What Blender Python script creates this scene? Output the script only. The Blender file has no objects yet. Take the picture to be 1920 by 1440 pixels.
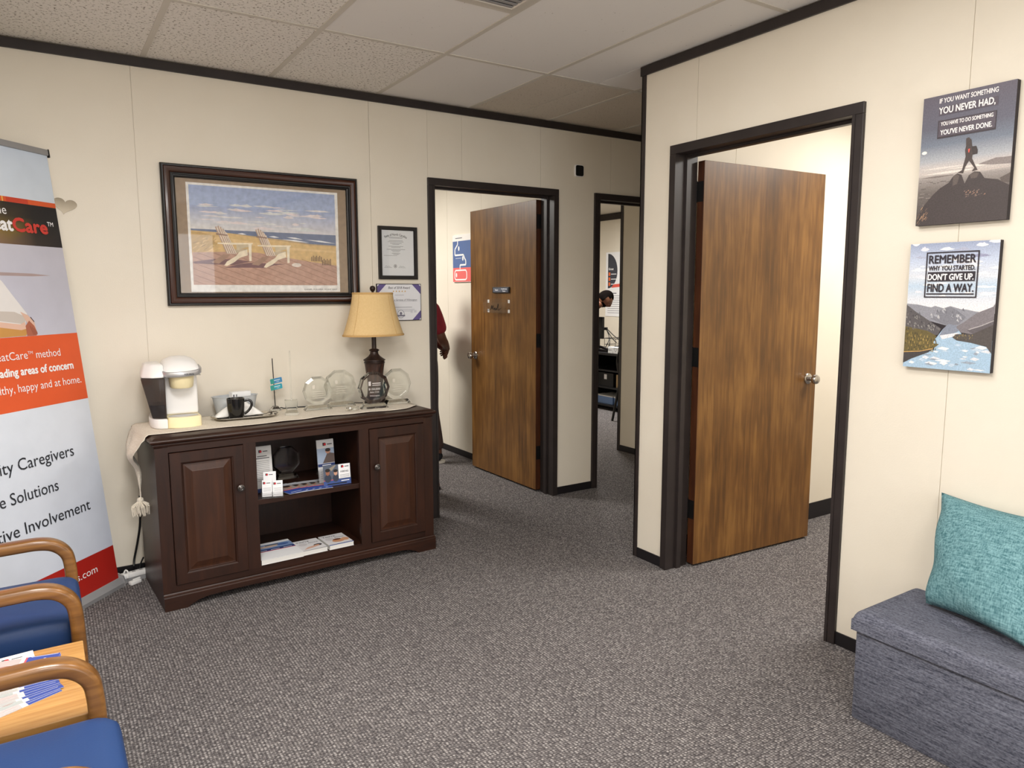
import bpy, bmesh, math, random
from mathutils import Vector, Matrix, Euler
from mathutils.geometry import tessellate_polygon
from mathutils.noise import noise as pnoise
random.seed(7)
S = bpy.context.scene
C = S.collection
PI = math.pi

# ------------------------------------------------------------------ camera
def rotvec(a):
    v = Vector(a); th = v.length
    return Matrix.Rotation(th, 3, v.normalized())
FPX = 1359.14
R = rotvec((-0.1221, 0.0381, -0.5748))
cam_d = bpy.data.cameras.new('camera'); cam = bpy.data.objects.new('camera', cam_d); C.objects.link(cam)
cam_d.sensor_width = 36; cam_d.lens = FPX / 1920 * 36; cam_d.clip_start = .05; cam_d.clip_end = 60
rx, fw, up = R @ Vector((1, 0, 0)), R @ Vector((0, 1, 0)), R @ Vector((0, 0, 1))
mw = Matrix((rx, up, -fw)).transposed().to_4x4(); mw.translation = (-0.6825, -4.0898, 1.4482)
cam.matrix_world = mw
S.camera = cam
# ------------------------------------------------------------------ world, exposure
S.view_settings.view_transform = 'Standard'; S.view_settings.look = 'None'
S.view_settings.gamma = 1; S.view_settings.use_curve_mapping = False
S.view_settings.exposure = 0.48
w = bpy.data.worlds.new('world'); S.world = w; w.use_nodes = True
w.node_tree.nodes['Background'].inputs[0].default_value = (.8, .85, .9, 1)
w.node_tree.nodes['Background'].inputs[1].default_value = .05
# ------------------------------------------------------------------ room lights (the fluorescent troffers and lamps of the ceilings)
def area(name, loc, sx, sy, power, col=(1, .93, .82)):
    d = bpy.data.lights.new(name, 'AREA'); d.shape = 'RECTANGLE'; d.size = sx; d.size_y = sy; d.energy = power; d.color = col
    o = bpy.data.objects.new(name, d); o.location = loc; C.objects.link(o); return o
H = 2.5858
TROFFERS = [(-.48, -2.678, 46), (.7385, -2.678, 14), (-.48, -5.117, 40)]
for i, (x, y, p) in enumerate(TROFFERS): area('troffer_light', (x, y, H - .012), .54, 1.14, p, (1, .98, .95))
win = area('window_daylight', (.2, -6.24, 1.25), 2.2, 1.9, 34, (.97, .98, 1)); win.rotation_euler = (PI / 2, 0, 0)
area('conference_light', (.9, 2.0, H - .02), .54, 1.14, 60, (1, .97, .91))
area('office_light', (3.6, -2.6, H - .02), .54, 1.14, 50, (1, .97, .92))
area('copy_room_light', (4.9, 2.9, H - .02), .54, 1.14, 75, (1, .97, .92))

# ------------------------------------------------------------------ helpers
def lin(c):
    c = [x / 255 for x in c[:3]]
    return tuple(x / 12.92 if x <= .04045 else ((x + .055) / 1.055) ** 2.4 for x in c) + (1.,)
MATS = {}
def mat(name, col, rough=.5, metal=0., col2=None, scale=20, stretch=(1, 1, 1), bump=0., bscale=None, coat=0., detail=4, contrast=(.35, .65), spec=.5, trans=0., ior=1.45, alpha=1.):
    m = bpy.data.materials.new(name); m.use_nodes = True; MATS[name] = m
    nt = m.node_tree; N = nt.nodes; Lk = nt.links; b = N['Principled BSDF']
    b.inputs['Base Color'].default_value = lin(col); b.inputs['Roughness'].default_value = rough; b.inputs['Metallic'].default_value = metal
    b.inputs['Coat Weight'].default_value = coat; b.inputs['Coat Roughness'].default_value = .15
    b.inputs['Specular IOR Level'].default_value = spec
    b.inputs['Transmission Weight'].default_value = trans; b.inputs['IOR'].default_value = ior
    b.inputs['Alpha'].default_value = alpha
    if col2 is not None or bump:
        tc = N.new('ShaderNodeTexCoord'); mp = N.new('ShaderNodeMapping'); mp.inputs['Scale'].default_value = stretch
        Lk.new(tc.outputs['Object'], mp.inputs['Vector'])
    if col2 is not None:
        n = N.new('ShaderNodeTexNoise'); n.inputs['Scale'].default_value = scale; n.inputs['Detail'].default_value = detail
        Lk.new(mp.outputs[0], n.inputs['Vector'])
        r = N.new('ShaderNodeMapRange'); r.inputs[1].default_value, r.inputs[2].default_value = contrast
        Lk.new(n.outputs['Fac'], r.inputs[0])
        mx = N.new('ShaderNodeMix'); mx.data_type = 'RGBA'; mx.inputs['A'].default_value = lin(col); mx.inputs['B'].default_value = lin(col2)
        Lk.new(r.outputs[0], mx.inputs['Factor']); Lk.new(mx.outputs['Result'], b.inputs['Base Color'])
    if bump:
        n2 = N.new('ShaderNodeTexNoise'); n2.inputs['Scale'].default_value = bscale or scale; n2.inputs['Detail'].default_value = 3
        Lk.new(mp.outputs[0], n2.inputs['Vector'])
        bp = N.new('ShaderNodeBump'); bp.inputs['Strength'].default_value = bump; bp.inputs['Distance'].default_value = .01
        Lk.new(n2.outputs['Fac'], bp.inputs['Height']); Lk.new(bp.outputs[0], b.inputs['Normal'])
    return m
def finish(me, smooth):
    if smooth:
        me.polygons.foreach_set('use_smooth', [True] * len(me.polygons))
        me.set_sharp_from_angle(angle=math.radians(smooth if smooth is not True else 40))
def obj(name, bm, m, parent=None, smooth=False):
    if isinstance(bm, bmesh.types.BMesh):
        bmesh.ops.recalc_face_normals(bm, faces=bm.faces)
        me = bpy.data.meshes.new(name); bm.to_mesh(me); bm.free()
    else: me = bm
    if m is not None:
        me.materials.clear(); me.materials.append(MATS[m] if isinstance(m, str) else m)
    finish(me, smooth)
    o = bpy.data.objects.new(name, me); C.objects.link(o)
    if parent: o.parent = parent
    return o
def tag(o, label=None, cat=None, group=None, kind=None):
    if label: o['label'] = label
    if cat: o['category'] = cat
    if group: o['group'] = group
    if kind: o['kind'] = kind
    return o
def thing(name, label, cat, loc=(0, 0, 0), rot=(0, 0, 0), group=None):
    o = bpy.data.objects.new(name, None); C.objects.link(o); o.location = loc; o.rotation_euler = rot
    o.empty_display_size = .05
    return tag(o, label, cat, group)
def struct(name, bm, m, label=None, parent=None, smooth=False):
    o = obj(name, bm, m, parent, smooth)
    if not parent: tag(o, label, kind='structure')
    return o
def nb(): return bmesh.new()
def box(bm, x0, x1, y0, y1, z0, z1, bev=0., seg=2, M=None):
    r = bmesh.ops.create_cube(bm, size=1)
    vs = r['verts']
    for v in vs: v.co = Vector(((x0 + x1) / 2 + v.co.x * (x1 - x0), (y0 + y1) / 2 + v.co.y * (y1 - y0), (z0 + z1) / 2 + v.co.z * (z1 - z0)))
    if bev:
        es = list({e for v in vs for e in v.link_edges})
        r2 = bmesh.ops.bevel(bm, geom=es, offset=bev, segments=seg, affect='EDGES', profile=.5)
        vs = list({v for f in r2['faces'] for v in f.verts} | {v for v in vs if v.is_valid})
    if M is not None: bmesh.ops.transform(bm, matrix=M, verts=vs)
    return bm
def boxes(lst, bev=0.):
    bm = nb()
    for b in lst: box(bm, *b, bev=bev)
    return bm
def lathe(prof, seg=32, bm=None, c=(0, 0, 0), sx=1., sy=1., cap0=True, cap1=True):
    bm = bm or nb(); rings = []
    for r, z in prof:
        rings.append([bm.verts.new((c[0] + sx * r * math.cos(2 * PI * i / seg), c[1] + sy * r * math.sin(2 * PI * i / seg), c[2] + z)) for i in range(seg)])
    for a, b in zip(rings, rings[1:]):
        for i in range(seg): bm.faces.new((a[i], a[(i + 1) % seg], b[(i + 1) % seg], b[i]))
    if cap0: bm.faces.new(rings[0][::-1])
    if cap1: bm.faces.new(rings[-1])
    return bm
def smoothpath(pts, n=8):
    P = [Vector(p) for p in pts]; out = []
    Q = [P[0] * 2 - P[1]] + P + [P[-1] * 2 - P[-2]]
    for i in range(1, len(Q) - 2):
        for k in range(n):
            t = k / n; a, b, c, d = Q[i - 1], Q[i], Q[i + 1], Q[i + 2]
            out.append(.5 * ((2 * b) + (c - a) * t + (2 * a - 5 * b + 4 * c - d) * t * t + (3 * b - a - 3 * c + d) * t ** 3))
    out.append(P[-1]); return out
def tube(pts, r, seg=8, bm=None, section=None, upv=None):
    """sweep a round (radius r, or list of radii) or given 2D section along points"""
    bm = bm or nb(); P = [Vector(p) for p in pts]; rings = []
    prev = None
    for i, p in enumerate(P):
        t = (P[min(i + 1, len(P) - 1)] - P[max(i - 1, 0)]).normalized()
        if upv is not None: a = Vector(upv)
        elif prev is not None: a = prev
        else: a = Vector((0, 0, 1)) if abs(t.z) < .9 else Vector((1, 0, 0))
        u = (a - t * a.dot(t)).normalized(); v = t.cross(u); prev = u
        rr = r[i] if isinstance(r, (list, tuple)) else r
        sec = section or [(math.cos(2 * PI * k / seg), math.sin(2 * PI * k / seg)) for k in range(seg)]
        rings.append([bm.verts.new(p + u * (s[0] * rr) + v * (s[1] * rr)) for s in sec])
    n = len(rings[0])
    for a, b in zip(rings, rings[1:]):
        for i in range(n): bm.faces.new((a[i], a[(i + 1) % n], b[(i + 1) % n], b[i]))
    bm.faces.new(rings[0][::-1]); bm.faces.new(rings[-1])
    return bm
def rrect(w, h, r, n=3):
    o = []
    for cx, cy, a0 in ((w / 2 - r, h / 2 - r, 0), (-w / 2 + r, h / 2 - r, 90), (-w / 2 + r, -h / 2 + r, 180), (w / 2 - r, -h / 2 + r, 270)):
        for k in range(n + 1):
            a = math.radians(a0 + 90 * k / n); o.append((cx + r * math.cos(a), cy + r * math.sin(a)))
    return o
def prism(poly, z0, z1, bm=None, M=None, bev=0.):
    """polygon in XY extruded z0..z1"""
    own = bm is None; bm = bm or nb()
    a = [bm.verts.new((x, y, z0)) for x, y in poly]; b = [bm.verts.new((x, y, z1)) for x, y in poly]; n = len(poly)
    fs = [bm.faces.new(a[::-1]), bm.faces.new(b)]
    for i in range(n): fs.append(bm.faces.new((a[i], a[(i + 1) % n], b[(i + 1) % n], b[i])))
    vs = a + b
    if bev:
        es = list({e for f in fs[:2] for e in f.edges})
        r = bmesh.ops.bevel(bm, geom=es, offset=bev, segments=2, affect='EDGES', profile=.5)
        if own: vs = list(bm.verts)
    if M is not None: bmesh.ops.transform(bm, matrix=M, verts=[v for v in vs if v.is_valid])
    return bm
# X' right, Y' up, Z' out : local frame for upright things built in a drawing plane
UPR = Matrix(((1, 0, 0, 0), (0, 0, -1, 0), (0, 1, 0, 0), (0, 0, 0, 1)))     # (x,y,z)->(x,-z,y): drawing XY to XZ, out = -Y
def frame_bm(w, h, prof):
    """mitred rectangular frame, centred, in XY; prof = (inset, z) loop"""
    bm = nb(); loops = []
    for ins, z in prof:
        a, b = w / 2 - ins, h / 2 - ins
        loops.append([bm.verts.new(p) for p in ((-a, -b, z), (a, -b, z), (a, b, z), (-a, b, z))])
    for a, b in zip(loops, loops[1:]):
        for i in range(4): bm.faces.new((a[i], a[(i + 1) % 4], b[(i + 1) % 4], b[i]))
    return bm
TXT = {}
def text_geo(s, bold=0., shear=0.):
    k = (s, bold, shear)
    if k in TXT: return TXT[k]
    cu = bpy.data.curves.new('t', 'FONT'); cu.body = s; cu.size = 1; cu.offset = bold; cu.shear = shear; cu.resolution_u = 3
    o = bpy.data.objects.new('t', cu); C.objects.link(o)
    dg = bpy.context.evaluated_depsgraph_get(); me = bpy.data.meshes.new_from_object(o.evaluated_get(dg))
    v = [(p.co.x, p.co.y) for p in me.vertices]; f = [tuple(p.vertices) for p in me.polygons]
    bpy.data.objects.remove(o); bpy.data.curves.remove(cu); bpy.data.meshes.remove(me)
    TXT[k] = (v, f); return v, f
class Print:
    """flat printed picture: coloured polygons and lettering stacked in sub-millimetre ink layers, in the XY plane"""
    def __init__(s, dz=.0003): s.v = []; s.f = []; s.c = []; s.dz = dz; s.n = 0
    def poly(s, pts, col, layer=1, cols=None):
        i0 = len(s.v); s.n += 1; z = layer * s.dz + s.n * 1.5e-6
        s.v += [(x, y, z) for x, y in pts]
        cl = [lin(c) for c in cols] if cols else [lin(col)] * len(pts)
        tris = [(0, 1, 2, 3)] if len(pts) == 4 and cols else tessellate_polygon([[Vector((x, y, 0)) for x, y in pts]])
        for t in tris:
            a, b, c = [s.v[i0 + k] for k in t[:3]]
            if (b[0] - a[0]) * (c[1] - a[1]) - (b[1] - a[1]) * (c[0] - a[0]) < 0: t = t[::-1]
            s.f.append(tuple(i0 + k for k in t)); s.c.append([cl[k] for k in t])
        return s
    def rect(s, x0, y0, x1, y1, col, layer=1, cols=None): return s.poly([(x0, y0), (x1, y0), (x1, y1), (x0, y1)], col, layer, cols)
    def grid(s, x0, y0, x1, y1, rows, layer=0):
        ny, nx = len(rows) - 1, len(rows[0]) - 1
        for j in range(ny):
            for i in range(nx):
                xa, xb, ya, yb = x0 + (x1 - x0) * i / nx, x0 + (x1 - x0) * (i + 1) / nx, y0 + (y1 - y0) * j / ny, y0 + (y1 - y0) * (j + 1) / ny
                s.n = 0; s.poly([(xa, ya), (xb, ya), (xb, yb), (xa, yb)], None, layer, [rows[j][i], rows[j][i + 1], rows[j + 1][i + 1], rows[j + 1][i]])
        return s
    def line(s, pts, w, col, layer=1):
        for (x0, y0), (x1, y1) in zip(pts, pts[1:]):
            d = Vector((x1 - x0, y1 - y0)); n = Vector((-d.y, d.x)).normalized() * w / 2
            s.poly([(x0 + n.x, y0 + n.y), (x0 - n.x, y0 - n.y), (x1 - n.x, y1 - n.y), (x1 + n.x, y1 + n.y)], col, layer)
        return s
    def ell(s, cx, cy, a, b, col, layer=1, n=20): return s.poly([(cx + a * math.cos(2 * PI * k / n), cy + b * math.sin(2 * PI * k / n)) for k in range(n)], col, layer)
    def text(s, t, x, y, col, w=None, h=None, layer=3, bold=0., shear=0., align='l', rot=0.):
        if bold:
            kk = (h / .73 if h else .02) * bold * 1.3
            for dx, dy in ((-kk, 0), (kk, 0), (0, kk), (0, -kk)): s.text(t, x + dx, y + dy, col, w, h, layer, 0., shear, align, rot)
        v, f = text_geo(t, 0., shear)
        X0 = min(p[0] for p in v); X1 = max(p[0] for p in v)
        hv = [p[1] for p in v]; base = 0; top = .73 if h else max(hv)
        sy = h / .73 if h else None; sx = w / (X1 - X0) if w else None
        sy = sy or sx; sx = sx or sy
        W = (X1 - X0) * sx; ox = {'l': 0, 'r': -W, 'c': -W / 2}[align]
        i0 = len(s.v); s.n += 1; z = layer * s.dz + s.n * 1.5e-6; ca, sa = math.cos(rot), math.sin(rot)
        for a, b in v:
            px, py = (a - X0) * sx + ox, b * sy
            s.v.append((x + px * ca - py * sa, y + px * sa + py * ca, z))
        for q in f: s.f.append(tuple(i0 + k for k in q)); s.c.append([lin(col)] * len(q))
        return s
    def build(s, name, m, parent):
        me = bpy.data.meshes.new(name); me.from_pydata(s.v, [], s.f)
        at = me.color_attributes.new('Col', 'FLOAT_COLOR', 'CORNER')
        flat = [x for face in s.c for c in face for x in c]
        at.data.foreach_set('color', flat)
        return obj(name, me, m, parent)
def print_mat(name, rough=.6, grain=0., scale=60, coat=0., emit=0.):
    m = mat(name, (255, 255, 255), rough, coat=coat); nt = m.node_tree; N = nt.nodes; Lk = nt.links; b = N['Principled BSDF']
    a = N.new('ShaderNodeAttribute'); a.attribute_name = 'Col'; out = a.outputs['Color']
    if grain:
        tc = N.new('ShaderNodeTexCoord'); n = N.new('ShaderNodeTexNoise'); n.inputs['Scale'].default_value = scale; n.inputs['Detail'].default_value = 5
        Lk.new(tc.outputs['Object'], n.inputs['Vector'])
        r = N.new('ShaderNodeMapRange'); r.inputs[1].default_value = .3; r.inputs[2].default_value = .7; r.inputs[3].default_value = 1 - grain; r.inputs[4].default_value = 1 + grain
        Lk.new(n.outputs['Fac'], r.inputs[0])
        mx = N.new('ShaderNodeMix'); mx.data_type = 'RGBA'; mx.blend_type = 'MULTIPLY'; mx.inputs['Factor'].default_value = 1
        Lk.new(out, mx.inputs['A']); Lk.new(r.outputs[0], mx.inputs['B']); out = mx.outputs['Result']
    Lk.new(out, b.inputs['Base Color'])
    return m
WALL_A = (PI / 2, 0, 0)            # local XY drawn on the back wall, facing the room (-Y)
WALL_B = (PI / 2, 0, -PI / 2)      # the same on the right wall, facing -X

# ------------------------------------------------------------------ materials
mat('wall_cream', (229, 221, 206), .55, col2=(225, 216, 200), scale=2.2, bump=.04, bscale=180)
mat('wall_core', (190, 180, 165), .8)
mat('trim_dark', (47, 40, 39), .42, col2=(40, 34, 33), scale=8)
mat('rubber_base', (24, 21, 24), .45)
mat('tbar', (206, 199, 188), .5)
mat('plaster', (205, 198, 186), .9)
mat('chrome', (190, 186, 182), .22, 1.)
mat('steel_dark', (60, 58, 58), .35, 1.)
mat('black_metal', (16, 15, 15), .4)
mat('black_plastic', (18, 18, 20), .35)
mat('white_plastic', (240, 238, 236), .3, coat=.3)
mat('cream_plastic', (246, 232, 188), .35, coat=.2)
mat('grey_plastic', (150, 149, 150), .35)
mat('silver_plastic', (185, 184, 186), .3, .6)
mat('paper', (240, 240, 240), .7)
mat('paper_edge', (222, 220, 216), .8)
mat('blue_paper', (52, 74, 140), .6)
mat('glass', (250, 252, 250), .0, trans=1., ior=1.46)
mat('acrylic', (248, 250, 250), .02, trans=1., ior=1.30)
mat('smoke_glass', (120, 112, 110), .05, trans=.85, ior=1.2)
def thin_glass(name, tint=.97, extra=0.):
    m = bpy.data.materials.new(name); m.use_nodes = True; MATS[name] = m; nt = m.node_tree; N = nt.nodes; Lk = nt.links
    for n in list(N):
        if n.type != 'OUTPUT_MATERIAL': N.remove(n)
    out = [n for n in N][0]; t = N.new('ShaderNodeBsdfTransparent'); t.inputs[0].default_value = (tint, tint, tint, 1); g = N.new('ShaderNodeBsdfGlossy'); g.inputs['Roughness'].default_value = .02
    fr = N.new('ShaderNodeLayerWeight'); pw_ = N.new('ShaderNodeMath'); pw_.operation = 'POWER'; pw_.inputs[1].default_value = 5; Lk.new(fr.outputs['Facing'], pw_.inputs[0])
    ad = N.new('ShaderNodeMath'); ad.operation = 'MULTIPLY_ADD'; ad.inputs[1].default_value = .6; ad.inputs[2].default_value = .03 + extra; Lk.new(pw_.outputs[0], ad.inputs[0])
    mx = N.new('ShaderNodeMixShader'); Lk.new(ad.outputs[0], mx.inputs[0]); Lk.new(t.outputs[0], mx.inputs[1]); Lk.new(g.outputs[0], mx.inputs[2]); Lk.new(mx.outputs[0], out.inputs[0])
thin_glass('pane', .985); thin_glass('clear_plastic', .94, .03)
mat('water_dark', (40, 40, 52), .1)
mat('ceramic_black', (12, 12, 13), .12, coat=.6)
mat('galvanised', (204, 208, 212), .42, .35, col2=(186, 192, 197), scale=14)
mat('silver_tray', (205, 200, 192), .2, .95)
mat('napkin', (248, 246, 242), .8, bump=.15, bscale=120)
mat('runner', (244, 238, 226), .95, col2=(224, 214, 197), scale=160, bump=.4, bscale=220, contrast=(.25, .5))
mat('linen_shade', (224, 193, 140), .85, col2=(219, 187, 133), scale=120, bump=.1, bscale=300)
mat('shade_trim', (198, 160, 104), .85)
mat('lamp_bronze', (52, 36, 30), .4, .2, col2=(38, 27, 24), scale=40)
mat('lamp_weave', (70, 42, 30), .5, col2=(40, 26, 22), scale=60, stretch=(1, 1, .25), bump=.5, bscale=80)
mat('canvas_edge', (44, 38, 42), .7)
mat('vinyl_blue', (33, 60, 106), .5, col2=(30, 55, 98), scale=3, bump=.05, bscale=300, spec=.4)
mat('mirror', (168, 164, 158), .03, 1.)
mat('skin_dark', (104, 66, 48), .5, col2=(92, 57, 42), scale=12)
mat('skin_mid', (128, 84, 62), .5, col2=(116, 75, 54), scale=12)
mat('hair_black', (16, 13, 12), 1., spec=.0)
mat('shirt_red', (150, 40, 52), .85, col2=(128, 30, 44), scale=9, bump=.2, bscale=25)
mat('shirt_black', (26, 27, 32), .8, bump=.2, bscale=25)
mat('trouser_brown', (74, 58, 54), .85, bump=.2, bscale=25)
mat('trouser_navy', (40, 44, 58), .85)
mat('sole_white', (226, 220, 208), .6)
mat('gilt', (196, 160, 84), .4, .4)
mat('desk_black', (26, 25, 27), .4)
mat('beige_box', (196, 168, 128), .7)
mat('ink', (22, 22, 24), .6)
mat('knob_pewter', (104, 100, 98), .3, .9)
print_mat('print_matte', .62)
print_mat('print_art', .55, .12, 40)
print_mat('print_scene', .5, .16, 240)
print_mat('print_banner', .45, .03, 8)

def wood(name, cols, axis='z', scale=6., stretch=14., rough=.4, coat=.2, blotch=.25, bump=.08, cells=None):
    """grain running along axis, from stretched noise with a ramp; optional veneer strips across"""
    m = mat(name, cols[0], rough, coat=coat); nt = m.node_tree; N = nt.nodes; Lk = nt.links; b = N['Principled BSDF']
    tc = N.new('ShaderNodeTexCoord'); mp = N.new('ShaderNodeMapping')
    st = [stretch] * 3; st['xyz'.index(axis)] = 1.; mp.inputs['Scale'].default_value = st
    Lk.new(tc.outputs['Object'], mp.inputs['Vector'])
    n = N.new('ShaderNodeTexNoise'); n.inputs['Scale'].default_value = scale; n.inputs['Detail'].default_value = 6; n.inputs['Distortion'].default_value = .6
    Lk.new(mp.outputs[0], n.inputs['Vector'])
    n2 = N.new('ShaderNodeTexNoise'); n2.inputs['Scale'].default_value = 3.2; n2.inputs['Detail'].default_value = 3
    mp2 = N.new('ShaderNodeMapping'); s2 = [2.2] * 3; s2['xyz'.index(axis)] = .9; mp2.inputs['Scale'].default_value = s2
    Lk.new(tc.outputs['Object'], mp2.inputs['Vector']); Lk.new(mp2.outputs[0], n2.inputs['Vector'])
    mth = N.new('ShaderNodeMath'); mth.operation = 'MULTIPLY_ADD'; mth.inputs[1].default_value = blotch * 2; Lk.new(n2.outputs['Fac'], mth.inputs[0])
    ad = N.new('ShaderNodeMath'); ad.operation = 'ADD'; ad.inputs[1].default_value = -blotch; Lk.new(n.outputs['Fac'], ad.inputs[0])
    Lk.new(ad.outputs[0], mth.inputs[2]); fac = mth.outputs[0]
    if cells:
        sx = N.new('ShaderNodeSeparateXYZ'); Lk.new(tc.outputs['Object'], sx.inputs[0])
        ml = N.new('ShaderNodeMath'); ml.operation = 'MULTIPLY'; ml.inputs[1].default_value = cells[1]; Lk.new(sx.outputs['XYZ'.index(cells[0])], ml.inputs[0])
        fl = N.new('ShaderNodeMath'); fl.operation = 'FLOOR'; Lk.new(ml.outputs[0], fl.inputs[0])
        wn = N.new('ShaderNodeTexWhiteNoise'); wn.noise_dimensions = '1D'; Lk.new(fl.outputs[0], wn.inputs['W'])
        a2 = N.new('ShaderNodeMath'); a2.operation = 'MULTIPLY_ADD'; a2.inputs[1].default_value = .16; Lk.new(wn.outputs['Value'], a2.inputs[0])
        a3 = N.new('ShaderNodeMath'); a3.operation = 'ADD'; a3.inputs[1].default_value = -.08; Lk.new(fac, a3.inputs[0]); Lk.new(a3.outputs[0], a2.inputs[2]); fac = a2.outputs[0]
    cr = N.new('ShaderNodeValToRGB'); cr.color_ramp.elements[0].position = .22; cr.color_ramp.elements[1].position = .78
    cr.color_ramp.elements[0].color = lin(cols[1]); cr.color_ramp.elements[1].color = lin(cols[2])
    e = cr.color_ramp.elements.new(.5); e.color = lin(cols[0])
    Lk.new(fac, cr.inputs[0]); Lk.new(cr.outputs[0], b.inputs['Base Color'])
    if bump:
        bp = N.new('ShaderNodeBump'); bp.inputs['Strength'].default_value = bump; bp.inputs['Distance'].default_value = .004
        Lk.new(n.outputs['Fac'], bp.inputs['Height']); Lk.new(bp.outputs[0], b.inputs['Normal'])
    return m
wood('door_veneer', ((107, 72, 34), (84, 56, 27), (132, 93, 47)), 'z', 3.2, 14., .36, .2, .42, .03, ('X', 9.))
wood('door_edge', ((66, 34, 16), (50, 24, 12), (84, 46, 22)), 'z', 4, 10, .45, .1)
wood('cherry', ((46, 23, 13), (35, 17, 10), (56, 29, 17)), 'z', 4, 10, .42, .06, .22, .05)
wood('cherry_x', ((46, 23, 13), (35, 17, 10), (56, 29, 17)), 'x', 4, 10, .40, .08, .22, .05)
wood('cherry_panel', ((58, 31, 17), (45, 24, 13), (71, 39, 21)), 'z', 4, 10, .42, .06, .25, .05)
mat('frame_brown', (64, 32, 18), .32, col2=(54, 27, 16), scale=6, coat=.15)
mat('frame_black', (18, 14, 14), .4, coat=.05)
wood('oak_arm', ((116, 77, 36), (90, 57, 25), (140, 97, 50)), 'x', 5, 12, .32, .3, .25, .06)
wood('oak_top', ((182, 134, 76), (156, 108, 56), (200, 156, 96)), 'x', 5, 16, .4, .25, .15, .05)

def carpet():
    m = mat('carpet', (120, 112, 108), .95, spec=.2); nt = m.node_tree; N = nt.nodes; Lk = nt.links; b = N['Principled BSDF']
    tc = N.new('ShaderNodeTexCoord'); mp = N.new('ShaderNodeMapping'); mp.inputs['Scale'].default_value = (90, 118, 1)
    Lk.new(tc.outputs['Object'], mp.inputs['Vector'])
    v = N.new('ShaderNodeTexVoronoi'); v.inputs['Scale'].default_value = 1; v.inputs['Randomness'].default_value = .42; Lk.new(mp.outputs[0], v.inputs['Vector'])
    sp = N.new('ShaderNodeSeparateColor'); Lk.new(v.outputs['Color'], sp.inputs[0])
    d = N.new('ShaderNodeMapRange'); d.inputs[1].default_value = .15; d.inputs[2].default_value = .66; d.inputs[3].default_value = 1; d.inputs[4].default_value = 0; Lk.new(v.outputs['Distance'], d.inputs[0])
    # loop colour per tuft, dark gaps between the tufts
    mx = N.new('ShaderNodeMix'); mx.data_type = 'RGBA'; mx.inputs['A'].default_value = lin((134, 128, 127)); mx.inputs['B'].default_value = lin((180, 174, 171)); Lk.new(sp.outputs[0], mx.inputs['Factor'])
    mg = N.new('ShaderNodeMix'); mg.data_type = 'RGBA'; mg.inputs['A'].default_value = lin((69, 65, 66)); Lk.new(mx.outputs['Result'], mg.inputs['B'])
    sx = N.new('ShaderNodeSeparateXYZ'); Lk.new(mp.outputs[0], sx.inputs[0])
    m1 = N.new('ShaderNodeMath'); m1.operation = 'MULTIPLY'; m1.inputs[1].default_value = 2 * PI; Lk.new(sx.outputs[0], m1.inputs[0])
    m2 = N.new('ShaderNodeMath'); m2.operation = 'COSINE'; Lk.new(m1.outputs[0], m2.inputs[0])
    m3 = N.new('ShaderNodeMapRange'); m3.inputs[1].default_value = 1; m3.inputs[2].default_value = .1; m3.inputs[3].default_value = .45; m3.inputs[4].default_value = 1; Lk.new(m2.outputs[0], m3.inputs[0])
    m4 = N.new('ShaderNodeMath'); m4.operation = 'MULTIPLY'; Lk.new(m3.outputs[0], m4.inputs[0]); Lk.new(d.outputs[0], m4.inputs[1]); Lk.new(m4.outputs[0], mg.inputs['Factor'])
    n = N.new('ShaderNodeTexNoise'); n.inputs['Scale'].default_value = 1.1; n.inputs['Detail'].default_value = 4; Lk.new(tc.outputs['Object'], n.inputs['Vector'])
    r = N.new('ShaderNodeMapRange'); r.inputs[1].default_value = .3; r.inputs[2].default_value = .7; r.inputs[3].default_value = .95; r.inputs[4].default_value = 1.05; Lk.new(n.outputs['Fac'], r.inputs[0])
    ml = N.new('ShaderNodeMix'); ml.data_type = 'RGBA'; ml.blend_type = 'MULTIPLY'; ml.inputs['Factor'].default_value = 1; Lk.new(mg.outputs['Result'], ml.inputs['A']); Lk.new(r.outputs[0], ml.inputs['B'])
    Lk.new(ml.outputs['Result'], b.inputs['Base Color'])
    bp = N.new('ShaderNodeBump'); bp.inputs['Strength'].default_value = .8; bp.inputs['Distance'].default_value = .004; Lk.new(d.outputs[0], bp.inputs['Height']); Lk.new(bp.outputs[0], b.inputs['Normal'])
carpet()
def tile_mat(name, base, hole, sc, lo, hi, bump):
    m = mat(name, base, .95, spec=.1); nt = m.node_tree; N = nt.nodes; Lk = nt.links; b = N['Principled BSDF']
    tc = N.new('ShaderNodeTexCoord'); n = N.new('ShaderNodeTexNoise'); n.inputs['Scale'].default_value = sc; n.inputs['Detail'].default_value = 2; n.inputs['Roughness'].default_value = .6
    Lk.new(tc.outputs['Object'], n.inputs['Vector'])
    r = N.new('ShaderNodeMapRange'); r.inputs[1].default_value = lo; r.inputs[2].default_value = hi; Lk.new(n.outputs['Fac'], r.inputs[0])
    mx = N.new('ShaderNodeMix'); mx.data_type = 'RGBA'; mx.inputs['A'].default_value = lin(hole); mx.inputs['B'].default_value = lin(base); Lk.new(r.outputs[0], mx.inputs['Factor'])
    Lk.new(mx.outputs['Result'], b.inputs['Base Color'])
    bp = N.new('ShaderNodeBump'); bp.inputs['Strength'].default_value = bump; bp.inputs['Distance'].default_value = .004; Lk.new(r.outputs[0], bp.inputs['Height']); Lk.new(bp.outputs[0], b.inputs['Normal'])
tile_mat('tile_fissured', (236, 231, 224), (140, 128, 116), 80, .32, .44, .35)
tile_mat('tile_pinhole', (234, 230, 226), (150, 140, 130), 70, .20, .29, .15)
tile_mat('tile_aged', (214, 204, 190), (150, 138, 124), 110, .25, .38, .2)
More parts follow.
